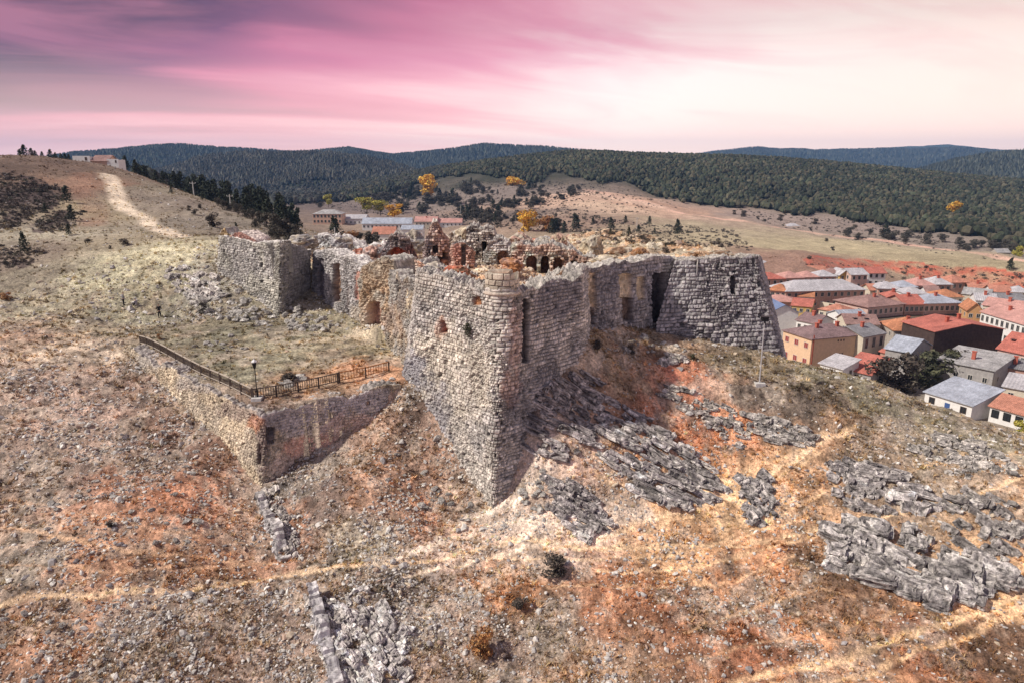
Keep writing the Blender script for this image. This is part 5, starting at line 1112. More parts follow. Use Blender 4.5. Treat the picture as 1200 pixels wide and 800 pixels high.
# ------------------------------------------------------------------ trees and shrubs
def leaf_cloud(C, S, n, size, cols, g, shell=0.5):
    """n leaf-clump triangles spread through ellipsoids C (centres), S (radii)"""
    k = g.integers(0, len(C), n); u = g.normal(0, 1, (n, 3)); u /= np.linalg.norm(u, axis=1)[:, None]
    r = g.uniform(shell, 1.0, n) ** 0.6
    P = np.array(C)[k] + u * r[:, None] * np.array(S)[k]
    a = g.normal(0, 1, (n, 3)); a /= np.linalg.norm(a, axis=1)[:, None]; b = np.cross(a, u + .3 * g.normal(0, 1, (n, 3))); b /= np.linalg.norm(b, axis=1)[:, None] + 1e-6
    s = size * g.uniform(.6, 1.4, n)[:, None]
    V = np.stack([P - a * s, P + a * s, P + b * s * 1.5], 1).reshape(-1, 3); F = np.arange(3 * n).reshape(-1, 3)
    cc = np.array(cols)[g.integers(0, len(cols), n)] * g.uniform(.7, 1.3, (n, 1)) * (0.85 + .3 * (_h(k, k * 0, k * 0, 3)))[:, None]
    return V, F, np.clip(np.repeat(cc, 3, 0), .004, .8)
TREE = {}
def make_tree(kind, var, seed):
    """unit tree, 1 m high: (crown mesh, trunk mesh)"""
    g = np.random.default_rng(seed)
    green = {'pine': [(.04, .05, .034), (.065, .072, .048), (.03, .037, .027)], 'round': [(.085, .078, .062), (.115, .10, .078), (.058, .054, .046)], 'gold': [(.72, .38, .05), (.78, .48, .09), (.6, .3, .04)], 'lime': [(.42, .38, .08), (.30, .30, .07), (.5, .42, .1)], 'rust': [(.36, .17, .06), (.28, .12, .05), (.4, .22, .09)],
             'shrub': [(.09, .076, .062), (.12, .095, .075), (.06, .05, .045)], 'olive': [(.075, .078, .045), (.10, .10, .055), (.05, .05, .035)]}[kind]
    if kind == 'pine':
        C, S = [], []
        for i in range(9):
            z = .16 + .78 * i / 8; w = (.30 * (1 - z) ** .8 + .03) * g.uniform(.85, 1.15); C.append((g.normal(0, .025), g.normal(0, .025), z)); S.append((w, w, .10))
        V, F, c = leaf_cloud(C, S, 620, .035, green, g, .35); top = .9
    else:
        C, S = [], []; n = 9
        for i in range(n):
            a = g.uniform(0, 6.28); r = g.uniform(0, .26); z = g.uniform(.22, .82) if kind not in ('shrub', 'round', 'olive', 'gold', 'rust') else g.uniform(.10, .76); C.append((r * math.cos(a), r * math.sin(a), z)); k = g.uniform(.13, .25); S.append((k, k, k * .85))
        V, F, c = leaf_cloud(C, S, 1500 if kind in ('gold', 'lime') else 900, .034, green, g, .45); top = .6
    cr = mesh_np('crown', V, F, M['leaf'], c, False)
    m = MB(); m.tube((0, 0, -.08), (.01, 0, .25), .02, .015, 7); m.tube((.01, 0, .25), (0, .01, top), .015, .005, 6)
    if kind != 'pine':
        for i in range(5):
            a = 6.28 * i / 5 + g.uniform(-.4, .4); z = g.uniform(.2, .4); m.tube((0, 0, z), (.24 * math.cos(a), .24 * math.sin(a), z + .3), .014, .004, 5)
    tr = m.build('trunk', M['bark'])
    TREE[kind, var] = (cr.data, tr.data); bpy.data.objects.remove(cr); bpy.data.objects.remove(tr)
for k_ in ('pine', 'round', 'gold', 'lime', 'rust', 'shrub', 'olive'):
    for v_ in range(4): make_tree(k_, v_, hash((len(k_), v_)) % 1000 + ord(k_[0]))
TG = np.random.default_rng(77)
NAMES = {'pine': 'pine_tree', 'round': 'broadleaf_tree', 'gold': 'autumn_tree', 'lime': 'autumn_tree', 'rust': 'shrub', 'shrub': 'shrub', 'olive': 'shrub'}
def plant(kind, loc, h, label, group=None, wide=1.0, name=None, cat=None):
    cr, tr = TREE[kind, int(TG.integers(0, 4))]
    nm = name or NAMES[kind]
    root = empty(nm, loc, float(TG.uniform(0, 6.28)), label, cat or ('shrub' if 'shrub' in nm or 'bush' in nm else 'tree'), group)
    root.scale = (h * wide, h * wide, h)
    for n_, d_ in (('crown', cr), ('trunk', tr)):
        o = bpy.data.objects.new(n_, d_); COL.objects.link(o); o.parent = root
    return root
def plant_px(kind, px, py, hpx, label, group=None, wide=1.0, Y=None, **k):
    if Y is None: p = hit1(px, py); z = float(full_z(p[0], p[1]))
    else: p = at_y(px, py, Y); z = p[2]
    return plant(kind, (p[0], p[1], z - .05), hpx * math.hypot(p[1], HC - z) / 800, label, group, wide, **k)
# on the left hill
for px, py, h, w, lab in [(29, 296, 24, 1.1, 'dark conifer at the left edge below the heath'), (78, 236, 19, 1.2, 'dark conifer on the heath of the left hill'), (84, 258, 18, 1.3, 'conifer at the lower end of the dark heath'), (81, 276, 13, 1.2, 'squat conifer below the heath of the left hill'), (53, 248, 11, 1.2, 'small conifer on the dark heath slope'),
        (201, 228, 9, 1.2, 'lone small conifer on the right slope of the left hill'), (237, 233, 6, 1.2, 'tiny conifer near the ridge utility pole'), (277, 270, 10, 1.0, 'small conifer behind the far bastion'), (301, 277, 9, 1.0, 'small conifer right of the brick stump'), (288, 281, 8, 1.0, 'little conifer touching the far bastion wall top')]:
    plant_px('pine', px, py, h, lab, 'conifers on the left hill', w)
for px, py, h, w, lab in [(145, 287, 10, 1.8, 'dark round bush in the straw coloured saddle'), (129, 290, 5, 1.5, 'tiny bush beside the round bush in the saddle'), (103, 283, 6, 2.2, 'low bush at the lower edge of the heath'), (221, 247, 7, 1.3, 'small dark shrub left of the hill bushes'), (229, 252, 8, 1.4, 'dark shrub in a pair on the right slope'), (235, 246, 8, 1.1, 'upright shrub in a pair on the right slope'), (249, 266, 20, 1.3, 'large round bush left of the far bastion'),
        (8, 352, 12, 1.6, 'rusty bush at the left edge of the straw slope'), (187, 398, 9, 1.0, 'small orange bush at the fence end')]:
    plant_px('rust' if 'rusty' in lab or 'orange' in lab else 'shrub', px, py, h, lab, None, w)
for px, py, h in [(256, 243, 12), (263, 247, 14), (271, 248, 14), (279, 252, 16), (287, 255, 15), (296, 258, 16), (304, 262, 18), (312, 266, 22), (321, 271, 26), (330, 276, 30), (338, 278, 26), (346, 280, 22), (318, 278, 18), (326, 284, 22), (340, 286, 20), (352, 284, 18), (300, 266, 13)]:
    plant_px('round', px, py, h, 'dark bushy tree in the thicket running down behind the far bastion', 'thicket behind the far bastion', 1.05)
plant_px('pine', 394, 287, 32, 'big dark conifer standing behind the far curtain wall', None, 1.35, Y=200)
plant_px('rust', 410, 285, 16, 'orange leaved bush beside the big dark conifer', None, 1.6, Y=200)
for px, py, h in [(420, 288, 20), (432, 288, 20), (441, 285, 16)]: plant_px('round', px, py, h, 'dark round tree behind the wall right of the orange bush', 'dark trees right of the orange bush', 1.3, Y=205)
# pines along the far side of the left ridge
for i in range(62):
    px = TG.uniform(152, 352); Y0 = np.interp(px, [140, 200, 250, 300, 350], [235, 215, 200, 185, 168]); f = TG.uniform(1.05, 1.5); ridge = np.interp(px, [140, 200, 250, 300, 350], [200, 219, 236, 252, 270])
    d_ = raydir(px, ridge); x, y = d_[0] / d_[1] * Y0 * f, Y0 * f; z = float(full_z(x, y)); tip = ridge - np.interp(px, [152, 165, 250, 320, 352], [10, 15, 26, 36, 34]) * TG.uniform(.65, 1.05)
    zt = at_y(px, tip, y)[2]; plant('pine', (x, y, z - .1), max(3.0, zt - z), 'dark pine in the long row behind the ridge of the left hill', 'pines behind the left ridge', 1.25 if zt - z < 8 else .9)
for px, h in [(24, 5), (29, 9), (38, 7), (42, 5), (50, 4), (60, 6), (66, 4), (73, 4), (78, 4), (82, 4)]:
    Y = 222; p = at_y(px, np.interp(px, [0, 50, 88], [185, 187, 198]), Y); plant('pine', (p[0], p[1], float(full_z(p[0], p[1])) - .2), h * 1.25 * Y / 800 + .6, 'small dark tree on the skyline of the left hill', 'trees on the left skyline', 1.6)
for px, py, h, lab in [(148, 201, 17, 'dark pine right of the hilltop white wall'), (159, 202, 14, 'broad dark pine beside the taller one on the hilltop')]: plant_px('pine', px, py, h, lab, None, 1.3, Y=240)
# autumn trees
for k, px, py, h, w, lab, Y in [('gold', 501, 231, 21, 1.2, 'big golden orange tree on the scrub slope in the left valley', 800), ('gold', 602, 226, 15, 1.5, 'yellow orange tree at the forest edge near the centre', 840), ('gold', 620, 274, 22, 1.1, 'bright yellow tree behind the arcade', 400), ('rust', 640, 274, 17, 1.3, 'rusty bare tree right of the bright yellow tree', 400), ('gold', 462, 253, 12, 1.7, 'small orange tree behind the white apartment block', 520), ('lime', 430, 250, 15, 1.5, 'yellowish green tree left of the small orange tree', 540), ('lime', 446, 251, 13, 1.3, 'pale lime tree between the valley autumn trees', 540), ('lime', 385, 242, 12, .9, 'lime tree above the peach building', 640), ('gold', 1118, 253, 16, 1.0, 'lone orange tree inside the dark forest', 640), ('lime', 1193, 303, 13, .9, 'yellow green tree near the stone hut at the far right', 385)]:
    plant_px(k, px, py, h * 1.35, lab, 'autumn coloured trees', w * 1.05, Y=Y)
# scattered trees of the valley
poly = [(360, 240), (440, 222), (540, 214), (640, 214), (690, 222), (660, 240), (700, 250), (690, 272), (560, 266), (480, 250), (400, 250)]
for kk, n_, lab, grp, w_ in (('round', 190, 'dark shrubby tree dotted over the purple scrubland of the valley', 'scrub trees of the valley', 1.5), ('pine', 70, 'dark conifer dotted over the purple scrubland of the valley', 'scrub conifers of the valley', 1.3)):
    q = poly_sample(poly, n_ * 3, TG); c_ = fbm(q[:, 0] / 26, q[:, 1] / 9, None, 3, 222) + TG.normal(0, .08, len(q)); q = q[np.argsort(-c_)[:n_]]
    Pq = hit(q[:, 0], q[:, 1]); zq = full_z(Pq[:, 0], Pq[:, 1])
    for (px, py), p, z in zip(q, Pq, zq):
        h = float(np.interp(py, [214, 270], [7, 12]) * TG.uniform(.5, 1.35)) * math.hypot(p[1], HC - z) / 800
        plant(kk, (p[0], p[1], float(z) - .05), h, lab, grp, w_ * TG.uniform(.8, 1.25))
for px, py, h in [(661, 272, 14), (675, 268, 20), (716, 268, 14), (733, 263, 9), (715, 274, 7), (737, 276, 10), (748, 274, 9), (761, 262, 10), (767, 274, 6), (695, 263, 8), (780, 290, 5), (647, 272, 18)]:
    plant_px('pine', px, py, h, 'dark conifer standing alone on the rusty field beyond the castle', 'conifers on the rusty field', 1.4)
plant_px('pine', 794, 275, 17, 'broad dark conifer above the right curtain wall', None, 1.4)
plant_px('olive', 841, 297, 16, 'large dark green bush right behind the right bastion wall', None, 1.4, Y=110)
plant_px('pine', 1037, 279, 17, 'tallest dark tree in the hedge below the forest', None, 1.5)
for i in range(34):
    px = float(TG.uniform(985, 1195)); py = float(np.interp(px, [985, 1040, 1100, 1195], [274, 281, 285, 296]) + TG.normal(0, 2)); plant_px('round', px, py, float(TG.uniform(7, 13)), 'greyish tree in the hedge along the foot of the forest', 'hedge trees along the forest foot', 1.4)
for px, py, h in [(872, 254, 9), (860, 250, 6), (914, 258, 8), (896, 262, 5), (888, 258, 5), (950, 270, 5), (968, 283, 5), (976, 292, 6), (955, 262, 8)]: plant_px('shrub', px, py, h, 'small dark shrub in the field below the forest', 'shrubs in the field below the forest', 1.6)
# town and hill plants
for px, h, Y, w, lab, k in [(1036, 46, 138, 1.2, 'bare dark tree at the left of the clump under the hill brow', 'shrub'), (1058, 48, 140, 1.1, 'bushy dark tree second from the left under the hill brow', 'shrub'), (1082, 48, 144, 1.2, 'olive green tree in the middle of the clump behind the cottage', 'olive'), (1106, 46, 146, 1.2, 'greyish olive tree at the right of the clump behind the cottage', 'olive'), (1128, 34, 148, 1.2, 'low grey bush right of the tree clump behind the cottage', 'shrub')]:
    p = at_y(px, 470, Y); plant(k, (p[0], p[1], -20.2), h * Y / 800 + 1.0, lab, 'tree clump behind the white cottage', w * 1.15)
p = at_y(1197, 492, 108); plant('lime', (p[0] + .6, p[1], float(full_z(p[0], p[1])) - .1), 4.6, 'yellow leaved bush at the right edge before the red tiled cottage', None, 1.0, name='bush')
p = at_z(1094, 377, -20); plant('olive', (p[0], p[1], -20), 3.4, 'round dark tree in the street beside the orange roof', None, 1.3)
p = hit1(1183, 318); plant('pine', (p[0], p[1], float(full_z(p[0], p[1]))), 5, 'dark tree on the red bank at the far right', None, 1.4)
for px, py, h, w, k, lab in [(652, 672, 24, 2.3, 'shrub', 'dark round burnt looking shrub on the ochre track'), (563, 768, 40, 1.1, 'rust', 'rusty orange topped shrub at the bottom of the slope'), (610, 712, 16, 1.6, 'shrub', 'small dark shrub below the burnt looking shrub'), (548, 392, 19, .9, 'olive', 'dark green bush growing out of the bastion left face'), (700, 414, 20, 1.1, 'shrub', 'dark shrub in the corner between bastion and curtain wall'), (740, 412, 14, 1.3, 'shrub', 'small shrub under the right curtain wall'),
        (237, 366, 16, 1.3, 'shrub', 'dark reddish bush beside the rubble heap'), (812, 419, 9, 1.5, 'olive', 'low bush below the right bastion face'), (130, 618, 12, 1.5, 'shrub', 'small dark shrub on the scree at left'), (338, 446, 14, 2.6, 'shrub', 'low dark scrub filling the terrace hollow'), (990, 417, 7, 2, 'shrub', 'bush by the low shed under the hill')]:
    if py == 392: plant_px(k, px, py, h, lab, None, w, Y=51.9)
    else: plant_px(k, px, py, h, lab, None, w)
for px, py, Y, h in [(750, 303, 75, 10), (780, 298, 78, 10), (790, 298, 77, 8), (815, 303, 71, 9), (560, 300, 80, 12), (690, 300, 80, 8)]: plant_px('shrub' if px in (780, 790, 560) else 'rust', px, py, h, 'small bush growing on the castle wall tops', 'bushes on the castle wall tops', 1.3, Y=Y)
# ------------------------------------------------------------------ the woods on the far hills: too many to count
def conifer_geo(sides, tiers, seed):
    g = np.random.default_rng(seed); V = []; F = []
    for t in range(tiers):
        z0 = .08 + .6 * t / tiers; z1 = min(1.0, z0 + .75 / tiers + .22); r = .30 * (1 - .72 * t / tiers); b = len(V)
        for i in range(sides): a = 6.283 * (i + .5 * t) / sides; q = r * g.uniform(.7, 1.25); V.append((q * math.cos(a), q * math.sin(a), z0 + g.uniform(-.06, .06)))
        V.append((g.normal(0, .03), g.normal(0, .03), z1))
        for i in range(sides): F.append((b + i, b + (i + 1) % sides, b + sides))
    return np.array(V), np.array(F)
def wood(name, label, x, y, z, hgt, cols, seed, sides=6, tiers=3):
    g = np.random.default_rng(seed); n = len(x)
    if tiers == 3:      # rounded, clumpy crowns
        geos = []
        for i in range(8):
            q = np.random.default_rng(seed * 9 + i); V = ICO1[0] * (1 + q.normal(0, .2, (len(ICO1[0]), 1))).clip(.6, 1.5); V = V * np.array([.26, .26, .40]) * (1 - .45 * np.clip(V[:, 2:], -1, 1)) + np.array([0, 0, .58]); geos.append((V, ICO1[1]))
        for V, _ in geos[::2]: V[:, :2] *= np.clip(1.35 - V[:, 2:], .1, 1.2); V[:, 2] *= 1.12      # half of them pointed
    else: geos = [conifer_geo(sides, tiers, seed + i) for i in range(6)]
    h = hgt * g.uniform(.6, 1.3, n); w = h * g.uniform(1.0, 1.7, n)
    c = np.array(cols)[g.integers(0, len(cols), n)] * g.uniform(.65, 1.35, (n, 1)) * (1 + .5 * fbm(x / 70, y / 70, None, 3, seed))[:, None]
    o = scatter(name, geos[0], [q[0] for q in geos], np.stack([x, y, z - .2], 1), np.stack([w, w, h], 1), np.clip(c, .004, .5), g, M['leaf'], .03)
    tag(o, label, 'forest', kind='stuff')
def wood_area(base_px, n, r1, seed, xr=(-900, 1300)):
    """points between the forest edge (a picture line on the ground) and the distance r1"""
    g = np.random.default_rng(seed); b = np.array(base_px, float); W = hit(b[:, 0], b[:, 1]); th = np.arctan2(W[:, 0], W[:, 1]); rr = np.hypot(W[:, 0], W[:, 1])
    t = g.uniform(th.min(), th.max(), n * 4); r = np.sqrt(g.uniform(300 ** 2, r1 ** 2, n * 4)); e = np.interp(t, th, rr)
    e = e * (1 + .10 * fbm(t * 30, t * 0, None, 4, seed))
    k = r > e; t, r = t[k][:n], r[k][:n]; return r * np.sin(t), r * np.cos(t)
x, y = wood_area([(400, 238), (450, 228), (500, 214), (560, 208), (610, 206), (650, 207), (700, 212), (760, 226), (840, 242), (960, 250), (1008, 262), (1060, 268), (1095, 270), (1130, 276), (1190, 288), (1290, 300)], 30000, 1330, 31)
wood('pine_forest', 'dense dark pine forest covering the long ridge on the right', x, y, full_z(x, y), 7.2, [(.046, .054, .032), (.066, .068, .042), (.03, .036, .024), (.085, .076, .048)], 31)
def scrub():
    """low heath and scrub: dark tufts of shrub too many to count"""
    g = np.random.default_rng(61); pts = []
    for poly_, n in (([(0, 203), (40, 212), (76, 224), (68, 240), (14, 270), (0, 270)], 900), ([(38, 262), (66, 246), (99, 248), (88, 264), (60, 274)], 300), ([(0, 288), (60, 296), (30, 312), (0, 314)], 200), ([(360, 238), (440, 222), (540, 212), (690, 214), (720, 222), (660, 240), (720, 256), (690, 274), (480, 262)], 2600), ([(700, 256), (860, 268), (880, 292), (700, 286)], 800), ([(640, 212), (720, 214), (800, 236), (760, 252), (660, 246)], 350), ([(850, 244), (1000, 258), (1100, 276), (1100, 288), (900, 262)], 350), ([(900, 268), (1200, 312), (1200, 300), (900, 262)], 60), ([(940, 306), (1200, 322), (1200, 336), (940, 314)], 150)):
        pts.append(poly_sample(poly_, n, g))
    q = np.concatenate(pts); P = np.concatenate([hit(q[i:i + 400, 0], q[i:i + 400, 1]) for i in range(0, len(q), 400)])
    j_ = np.hypot(P[:, 0], P[:, 1]) / 300; x = P[:, 0] + g.normal(0, .8, len(P)) * j_; y = P[:, 1] + g.normal(0, 2, len(P)) * j_; z = full_z(x, y); r = np.hypot(x, y); n = len(x)
    s = np.clip(g.lognormal(-.45, .45, n), .2, 1.8) * np.clip(r / 300, .45, 1.4)
    c = np.array([(.075, .064, .06), (.10, .084, .075), (.08, .076, .058), (.13, .105, .085)])[g.integers(0, 4, n)] * g.uniform(.7, 1.3, (n, 1))
    clouds = [leaf_cloud([(0, 0, .25), (.35, .1, .2), (-.3, .2, .22), (0, -.35, .18)], [(.55, .55, .4)] * 4, 46, .17, [(1, 1, 1)], np.random.default_rng(70 + k), .3) for k in range(6)]
    o = scatter('scrub', (clouds[0][0], clouds[0][1]), [k[0] for k in clouds], np.stack([x, y, z], 1), s[:, None] * g.uniform(.7, 1.2, (n, 3)), c, g, M['leaf'], .1)
    tag(o, 'low dark scrub spread over heath and valley', 'scrub', kind='stuff')
scrub()
def far_wood(k, n, hgt, seed, label, cols, a0, a1):
    g = np.random.default_rng(seed); r0, w, _ = RIDGES[k]; t = g.uniform(R(a0), R(a1), n); r = r0 + w * g.uniform(-1.0, .15, n); x, y = r * np.sin(t), r * np.cos(t); z = terrain_z(x, y)
    zr = ridge_z(x, y, k); m = np.abs(z - zr) < 1.0
    wood('hill_forest', label, x[m], y[m], z[m], hgt, cols, seed, 4, 1)
G3 = [(.06, .07, .058), (.085, .09, .07), (.045, .052, .045)]
far_wood(1, 15000, 10, 32, 'grey green woods on the middle hill at left', [(.09, .09, .072), (.12, .11, .088), (.06, .064, .054)], -40, 2)
far_wood(0, 14000, 15, 33, 'woods on the blue hills far behind at left', G3, -42, 12)
far_wood(4, 12000, 12, 34, 'woods on the dark green hill at the right edge', G3, 20, 45)
far_wood(2, 14000, 22, 35, 'woods on the distant blue plateau at right', G3, 8, 45)
x, y = wood_area([(180, 236), (260, 240), (330, 242), (400, 238), (450, 226), (520, 212)], 11000, 1750, 36)
wood('valley_wood', 'loose dark woods filling the back of the left valley', x, y, full_z(x, y), 8, [(.045, .048, .04), (.07, .066, .056), (.03, .034, .03)], 36)
# ------------------------------------------------------------------ railings on the terrace
WOODL = plain_mat('pale_timber', (.46, .40, .33), 5, .25, .85); WOODD = plain_mat('dark_timber', (.10, .075, .06), 6, .3, .85); WOODO = plain_mat('orange_timber', (.36, .15, .06), 6, .3, .85)
def railing(label, pts, rail, posts, pick, hgt=1.0, step=2.1):
    P = [np.array([x, y, float(full_z(x, y))]) for x, y in pts]
    c = sum(P) / len(P); root = empty('railing', tuple(c), 0, label, 'railing', None)
    L = [0]
    for a, b in zip(P[:-1], P[1:]): L.append(L[-1] + np.linalg.norm((b - a)[:2]))
    n = max(2, round(L[-1] / step)); xs = [np.interp(i * L[-1] / n, L, [p[0] for p in P]) for i in range(n + 1)]; ys = [np.interp(i * L[-1] / n, L, [p[1] for p in P]) for i in range(n + 1)]
    Q = [np.array([x, y, float(full_z(x, y))]) - c for x, y in zip(xs, ys)]
    zs = np.convolve(np.pad([q[2] for q in Q], 1, mode='edge'), [.25, .5, .25], 'valid')
    for i, q in enumerate(Q): q[2] = zs[i]
    tops = MB(); bots = MB()
    for i, q in enumerate(Q):
        MB().box((-.06, -.06, -.5), (.06, .06, hgt + .06)).build('post', posts, root).location = tuple(q)
        if i < n:
            r = Q[i + 1]; up = np.array([0, 0, hgt]); lo = np.array([0, 0, .22])
            tops.bar(q + up, r + up, .11, .07); bots.bar(q + lo, r + lo, .09, .06)
            m = MB(); k = 9
            for j in range(1, k):
                f = j / k; a = q + (r - q) * f; m.box((a[0] - .022, a[1] - .022, a[2] + .25), (a[0] + .022, a[1] + .022, a[2] + hgt - .03))
            m.build('balusters', pick, root)
    tops.build('top_rail', rail, root); bots.build('bottom_rail', rail, root)
def terr(px, py): p = at_z(px, py, 6.6); return (p[0], p[1])
railing('long straight timber railing with pale rails along the left edge of the terrace', [terr(165, 405), terr(230, 437), terr(296, 468)], WOODL, WOODD, WOODD)
railing('dark timber railing running right from the lamp along the terrace edge', [terr(297, 468), terr(330, 463), terr(366, 456), terr(396, 449)], WOODD, WOODD, WOODD, .95)
railing('orange tinted timber railing at the right end of the terrace edge', [terr(398, 448.5), terr(430, 443), terr(456, 437)], WOODO, WOODD, WOODO, .95)
# ------------------------------------------------------------------ lamps
PALE = plain_mat('pale_concrete', (.55, .53, .50), 4, .2, .9); WHITEP = plain_mat('white_paint', (.75, .74, .73), 4, .08, .5); STEEL = plain_mat('galvanised_steel', (.55, .55, .56), 5, .12, .5, metal=.3)
def lamp():
    p = at_z(302, 469, 6.5); z = float(full_z(p[0], p[1])); r = empty('street_lamp', (p[0], p[1], z), 0, 'black lamp post with lantern standing at the corner of the terrace', 'street lamp')
    MB().box((-.42, -.42, -.3), (.42, .42, .22)).build('base_block', PALE, r)
    MB().tube((0, 0, .2), (0, 0, .75), .075, .06).tube((0, 0, .75), (0, 0, 2.75), .042, .034).tube((0, 0, .72), (0, 0, .8), .09, .09).tube((0, 0, 2.7), (0, 0, 2.8), .07, .12).build('pole', IRON, r)
    l = MB().tube((0, 0, 2.8), (0, 0, 3.25), .12, .22, 6).build('lantern', IRON, r)
    MB().tube((0, 0, 3.25), (0, 0, 3.33), .26, .24, 6).tube((0, 0, 3.33), (0, 0, 3.5), .22, .03, 6).build('lamp_cap', WHITEP, l)
lamp()
def flood():
    p = hit1(890, 448); z = float(full_z(p[0], p[1])); r = empty('floodlight_mast', (p[0], p[1], z), 0, 'tall thin pale mast with black floodlight standing on the grassy brow', 'floodlight')
    MB().box((-.4, -.35, -.3), (.45, .35, .22)).build('base_block', PALE, r)
    k = at_y(896, 376, p[1] - .2) - np.array([p[0], p[1], z])
    MB().tube((0, 0, .2), tuple(k), .06, .045).build('mast', STEEL, r)
    h = MB().box((-.28, -.22, .0), (.28, .20, .36)).box((-.32, -.28, .33), (.32, .22, .38)).tube((0, 0, -.2), (0, 0, .02), .05).build('floodlight', IRON, r); h.location = tuple(k)
flood()
def pole(px, py, hpx, Y, label, arm=True):
    p = at_y(px, py, Y); z = float(full_z(p[0], p[1])); top = at_y(px, py - hpx, Y)[2]; r = empty('utility_pole', (p[0], p[1], z), 0, label, 'utility pole', 'utility poles'); h = top - z
    MB().tube((0, 0, -.5), (0, 0, h), .18, .12, 7).build('pole', PALE, r)
    if arm:
        c = MB().bar((-.9, 0, h - .5), (.9, 0, h - .5), .12, .12).build('crossarm', PALE, r)
        m = MB(); [m.tube((x, 0, h - .45), (x, 0, h - .2), .06, .05, 6) for x in (-.8, 0, .8)]; m.build('insulators', WHITEP, c)
pole(227, 227, 14, 208, 'pale utility pole on the ridge left of the hill bushes'); pole(270, 240, 12, 198, 'utility pole above the bushes near the far bastion'); pole(145, 202, 15, 236, 'thin utility pole beside the hilltop white wall')
pole(540, 252, 12, 560, 'thin pole on the grey scrub slope above the ruins'); pole(746, 272, 17, 380, 'pole on the rusty field beyond the castle'); pole(393, 283, 16, 150, 'pale lamp post before the big dark conifer', False)
# ------------------------------------------------------------------ people
SKIN = plain_mat('skin', (.42, .27, .20), 9, .1, .6); CLOTHD = plain_mat('dark_cloth', (.018, .018, .02), 9, .25, .9); CLOTHG = plain_mat('grey_cloth', (.30, .29, .31), 9, .2, .9); CLOTHW = plain_mat('pale_cloth', (.62, .60, .58), 9, .12, .9); HAIR = plain_mat('dark_hair', (.03, .022, .017), 12, .2, .7)
def skin_obj(name, J, E, mat, parent, sub=1):
    me = bpy.data.meshes.new(name); me.from_pydata([j[:3] for j in J], E, []); o = bpy.data.objects.new(name, me); COL.objects.link(o)
    m = o.modifiers.new('skin', 'SKIN'); m.use_smooth_shade = True
    if not me.skin_vertices: me.skin_vertices.new(name='')
    for i, j in enumerate(J): me.skin_vertices[0].data[i].radius = (j[3], j[4] if len(j) > 4 else j[3]); me.skin_vertices[0].data[i].use_root = (i == 0)
    s = o.modifiers.new('sub', 'SUBSURF'); s.levels = s.render_levels = sub
    bpy.context.view_layer.update()
    dg = bpy.context.evaluated_depsgraph_get(); nm = bpy.data.meshes.new_from_object(o.evaluated_get(dg)); o.modifiers.clear(); o.data = nm; nm.materials.clear(); nm.materials.append(mat); o.parent = parent; return o
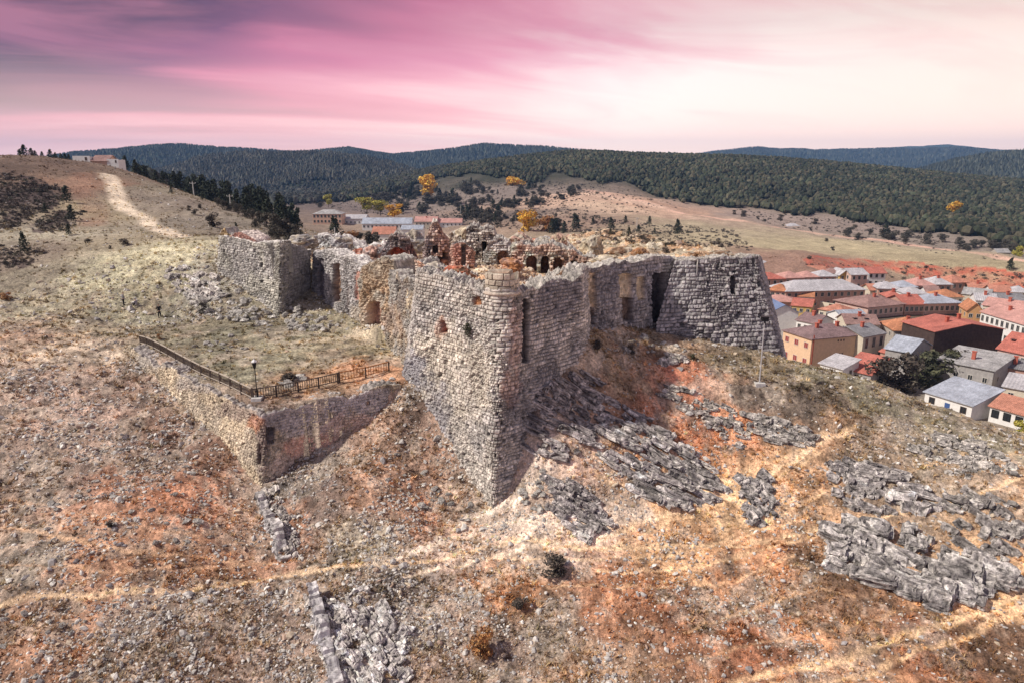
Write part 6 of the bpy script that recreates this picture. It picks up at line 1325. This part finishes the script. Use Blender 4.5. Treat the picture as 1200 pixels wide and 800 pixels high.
def person(px, py, label, pose, coat, legs, face=180):
    p = hit1(px, py); z = float(full_z(p[0], p[1])); r = empty('person', (p[0], p[1], z), R(face), label, 'person')
    if pose == 'stand':
        hip, kneeL, kneeR, footL, footR, ch, nk, hd = (0, 0, .92), (.11, .02, .48), (-.12, -.03, .48), (.13, -.02, .06), (-.14, -.06, .06), (0, .01, 1.32), (0, .03, 1.50), (0, .06, 1.66)
        arms = [((.20, .0, 1.42), (.27, -.04, 1.14), (.20, .16, 1.0)), ((-.20, .0, 1.42), (-.27, -.04, 1.14), (-.18, .18, 1.02))]
    else:
        hip, kneeL, kneeR, footL, footR, ch, nk, hd = (0, 0, .30), (.16, .36, .52), (-.16, .36, .52), (.15, .46, .06), (-.15, .46, .06), (0, .10, .68), (0, .18, .84), (0, .24, .99)
        arms = [((.19, .1, .78), (.25, .22, .55), (.14, .40, .56)), ((-.19, .1, .78), (-.25, .22, .55), (-.14, .40, .56))]
    toe = lambda f: (f[0], f[1] + .17, .04)
    J = [(*hip, .13, .11), (*ch, .16, .12), (*nk, .055), (*hd, .085, .10), (hd[0], hd[1] + .01, hd[2] + .10, .07, .08), (*kneeL, .06), (*footL, .04), (*toe(footL), .035), (*kneeR, .06), (*footR, .04), (*toe(footR), .035)]
    E = [(0, 1), (1, 2), (2, 3), (3, 4), (0, 5), (5, 6), (6, 7), (0, 8), (8, 9), (9, 10)]
    for s_, e_, h_ in arms:
        b = len(J); J += [(*s_, .055), (*e_, .042), (*h_, .035), (h_[0], h_[1] + .07, h_[2] - .02, .025)]; E += [(1, b), (b, b + 1), (b + 1, b + 2), (b + 2, b + 3)]
    body = skin_obj('body', J, E, SKIN, r)
    J = [((hip[0] + ch[0]) / 2, (hip[1] + ch[1]) / 2, hip[2] * .6 + ch[2] * .4, .165, .14), (*ch, .19, .145), (ch[0], ch[1] + .01, ch[2] + .12, .12, .10), (hip[0], hip[1], hip[2] - .02, .17, .15)]; E = [(0, 1), (1, 2), (0, 3)]
    for s_, e_, h_ in arms:
        b = len(J); J += [(*s_, .075), (*e_, .06), (*h_, .052)]; E += [(1, b), (b, b + 1), (b + 1, b + 2)]
    skin_obj('coat', J, E, coat, r)
    J = [(hip[0], hip[1], hip[2] + .02, .155, .135), (*kneeL, .085), (footL[0], footL[1], footL[2] + .05, .06), (*kneeR, .085), (footR[0], footR[1], footR[2] + .05, .06)]
    skin_obj('trousers', J, [(0, 1), (1, 2), (0, 3), (3, 4)], legs, r)
    skin_obj('hair', [(hd[0], hd[1] - .03, hd[2] + .05, .095, .10), (hd[0], hd[1] - .02, hd[2] + .12, .08, .085)], [(0, 1)], HAIR, r)
    sh = MB(); [sh.box((f[0] - .05, f[1] - .08, .0), (f[0] + .05, f[1] + .2, .085)) for f in (footL, footR)]; sh.build('shoes', CLOTHD, r)
person(187.5, 372.5, 'person in black clothes standing alone on the grass beyond the railing', 'stand', CLOTHD, CLOTHD, 20)
person(145.5, 358.5, 'person in dark trousers and pale grey top standing at the left beside white stones', 'stand', CLOTHG, CLOTHD, -60)
person(160.5, 360.0, 'person in grey top and dark trousers sitting low on the grass', 'sit', CLOTHG, CLOTHD, 60)
boulders([(148, 361), (152, 362), (152, 366), (148, 366)], 1, .34, 'white round stone left of its twin near the sitting person', 'white stones near the people', 51)
boulders([(154, 362), (158, 362), (158, 366), (154, 366)], 1, .38, 'white round stone just below the sitting person', 'white stones near the people', 52)
# ------------------------------------------------------------------ haze over the valley and the far hills
def haze():
    o = MB().box((-9000, -150, HAZE_BOTTOM), (9000, 9600, 420)).build('haze', [])
    m = bpy.data.materials.new('haze'); m.use_nodes = True; nt = m.node_tree; nt.nodes.clear()
    out = nt.nodes.new('ShaderNodeOutputMaterial'); v = nt.nodes.new('ShaderNodeVolumePrincipled'); nt.links.new(v.outputs[0], out.inputs['Volume'])
    v.inputs['Color'].default_value = (.25, .52, 1.0, 1); v.inputs['Density'].default_value = 0.9e-4; v.inputs['Anisotropy'].default_value = 0.0
    o.data.materials.clear(); o.data.materials.append(m); tag(o, kind='stuff'); o.display_type = 'WIRE'
haze()
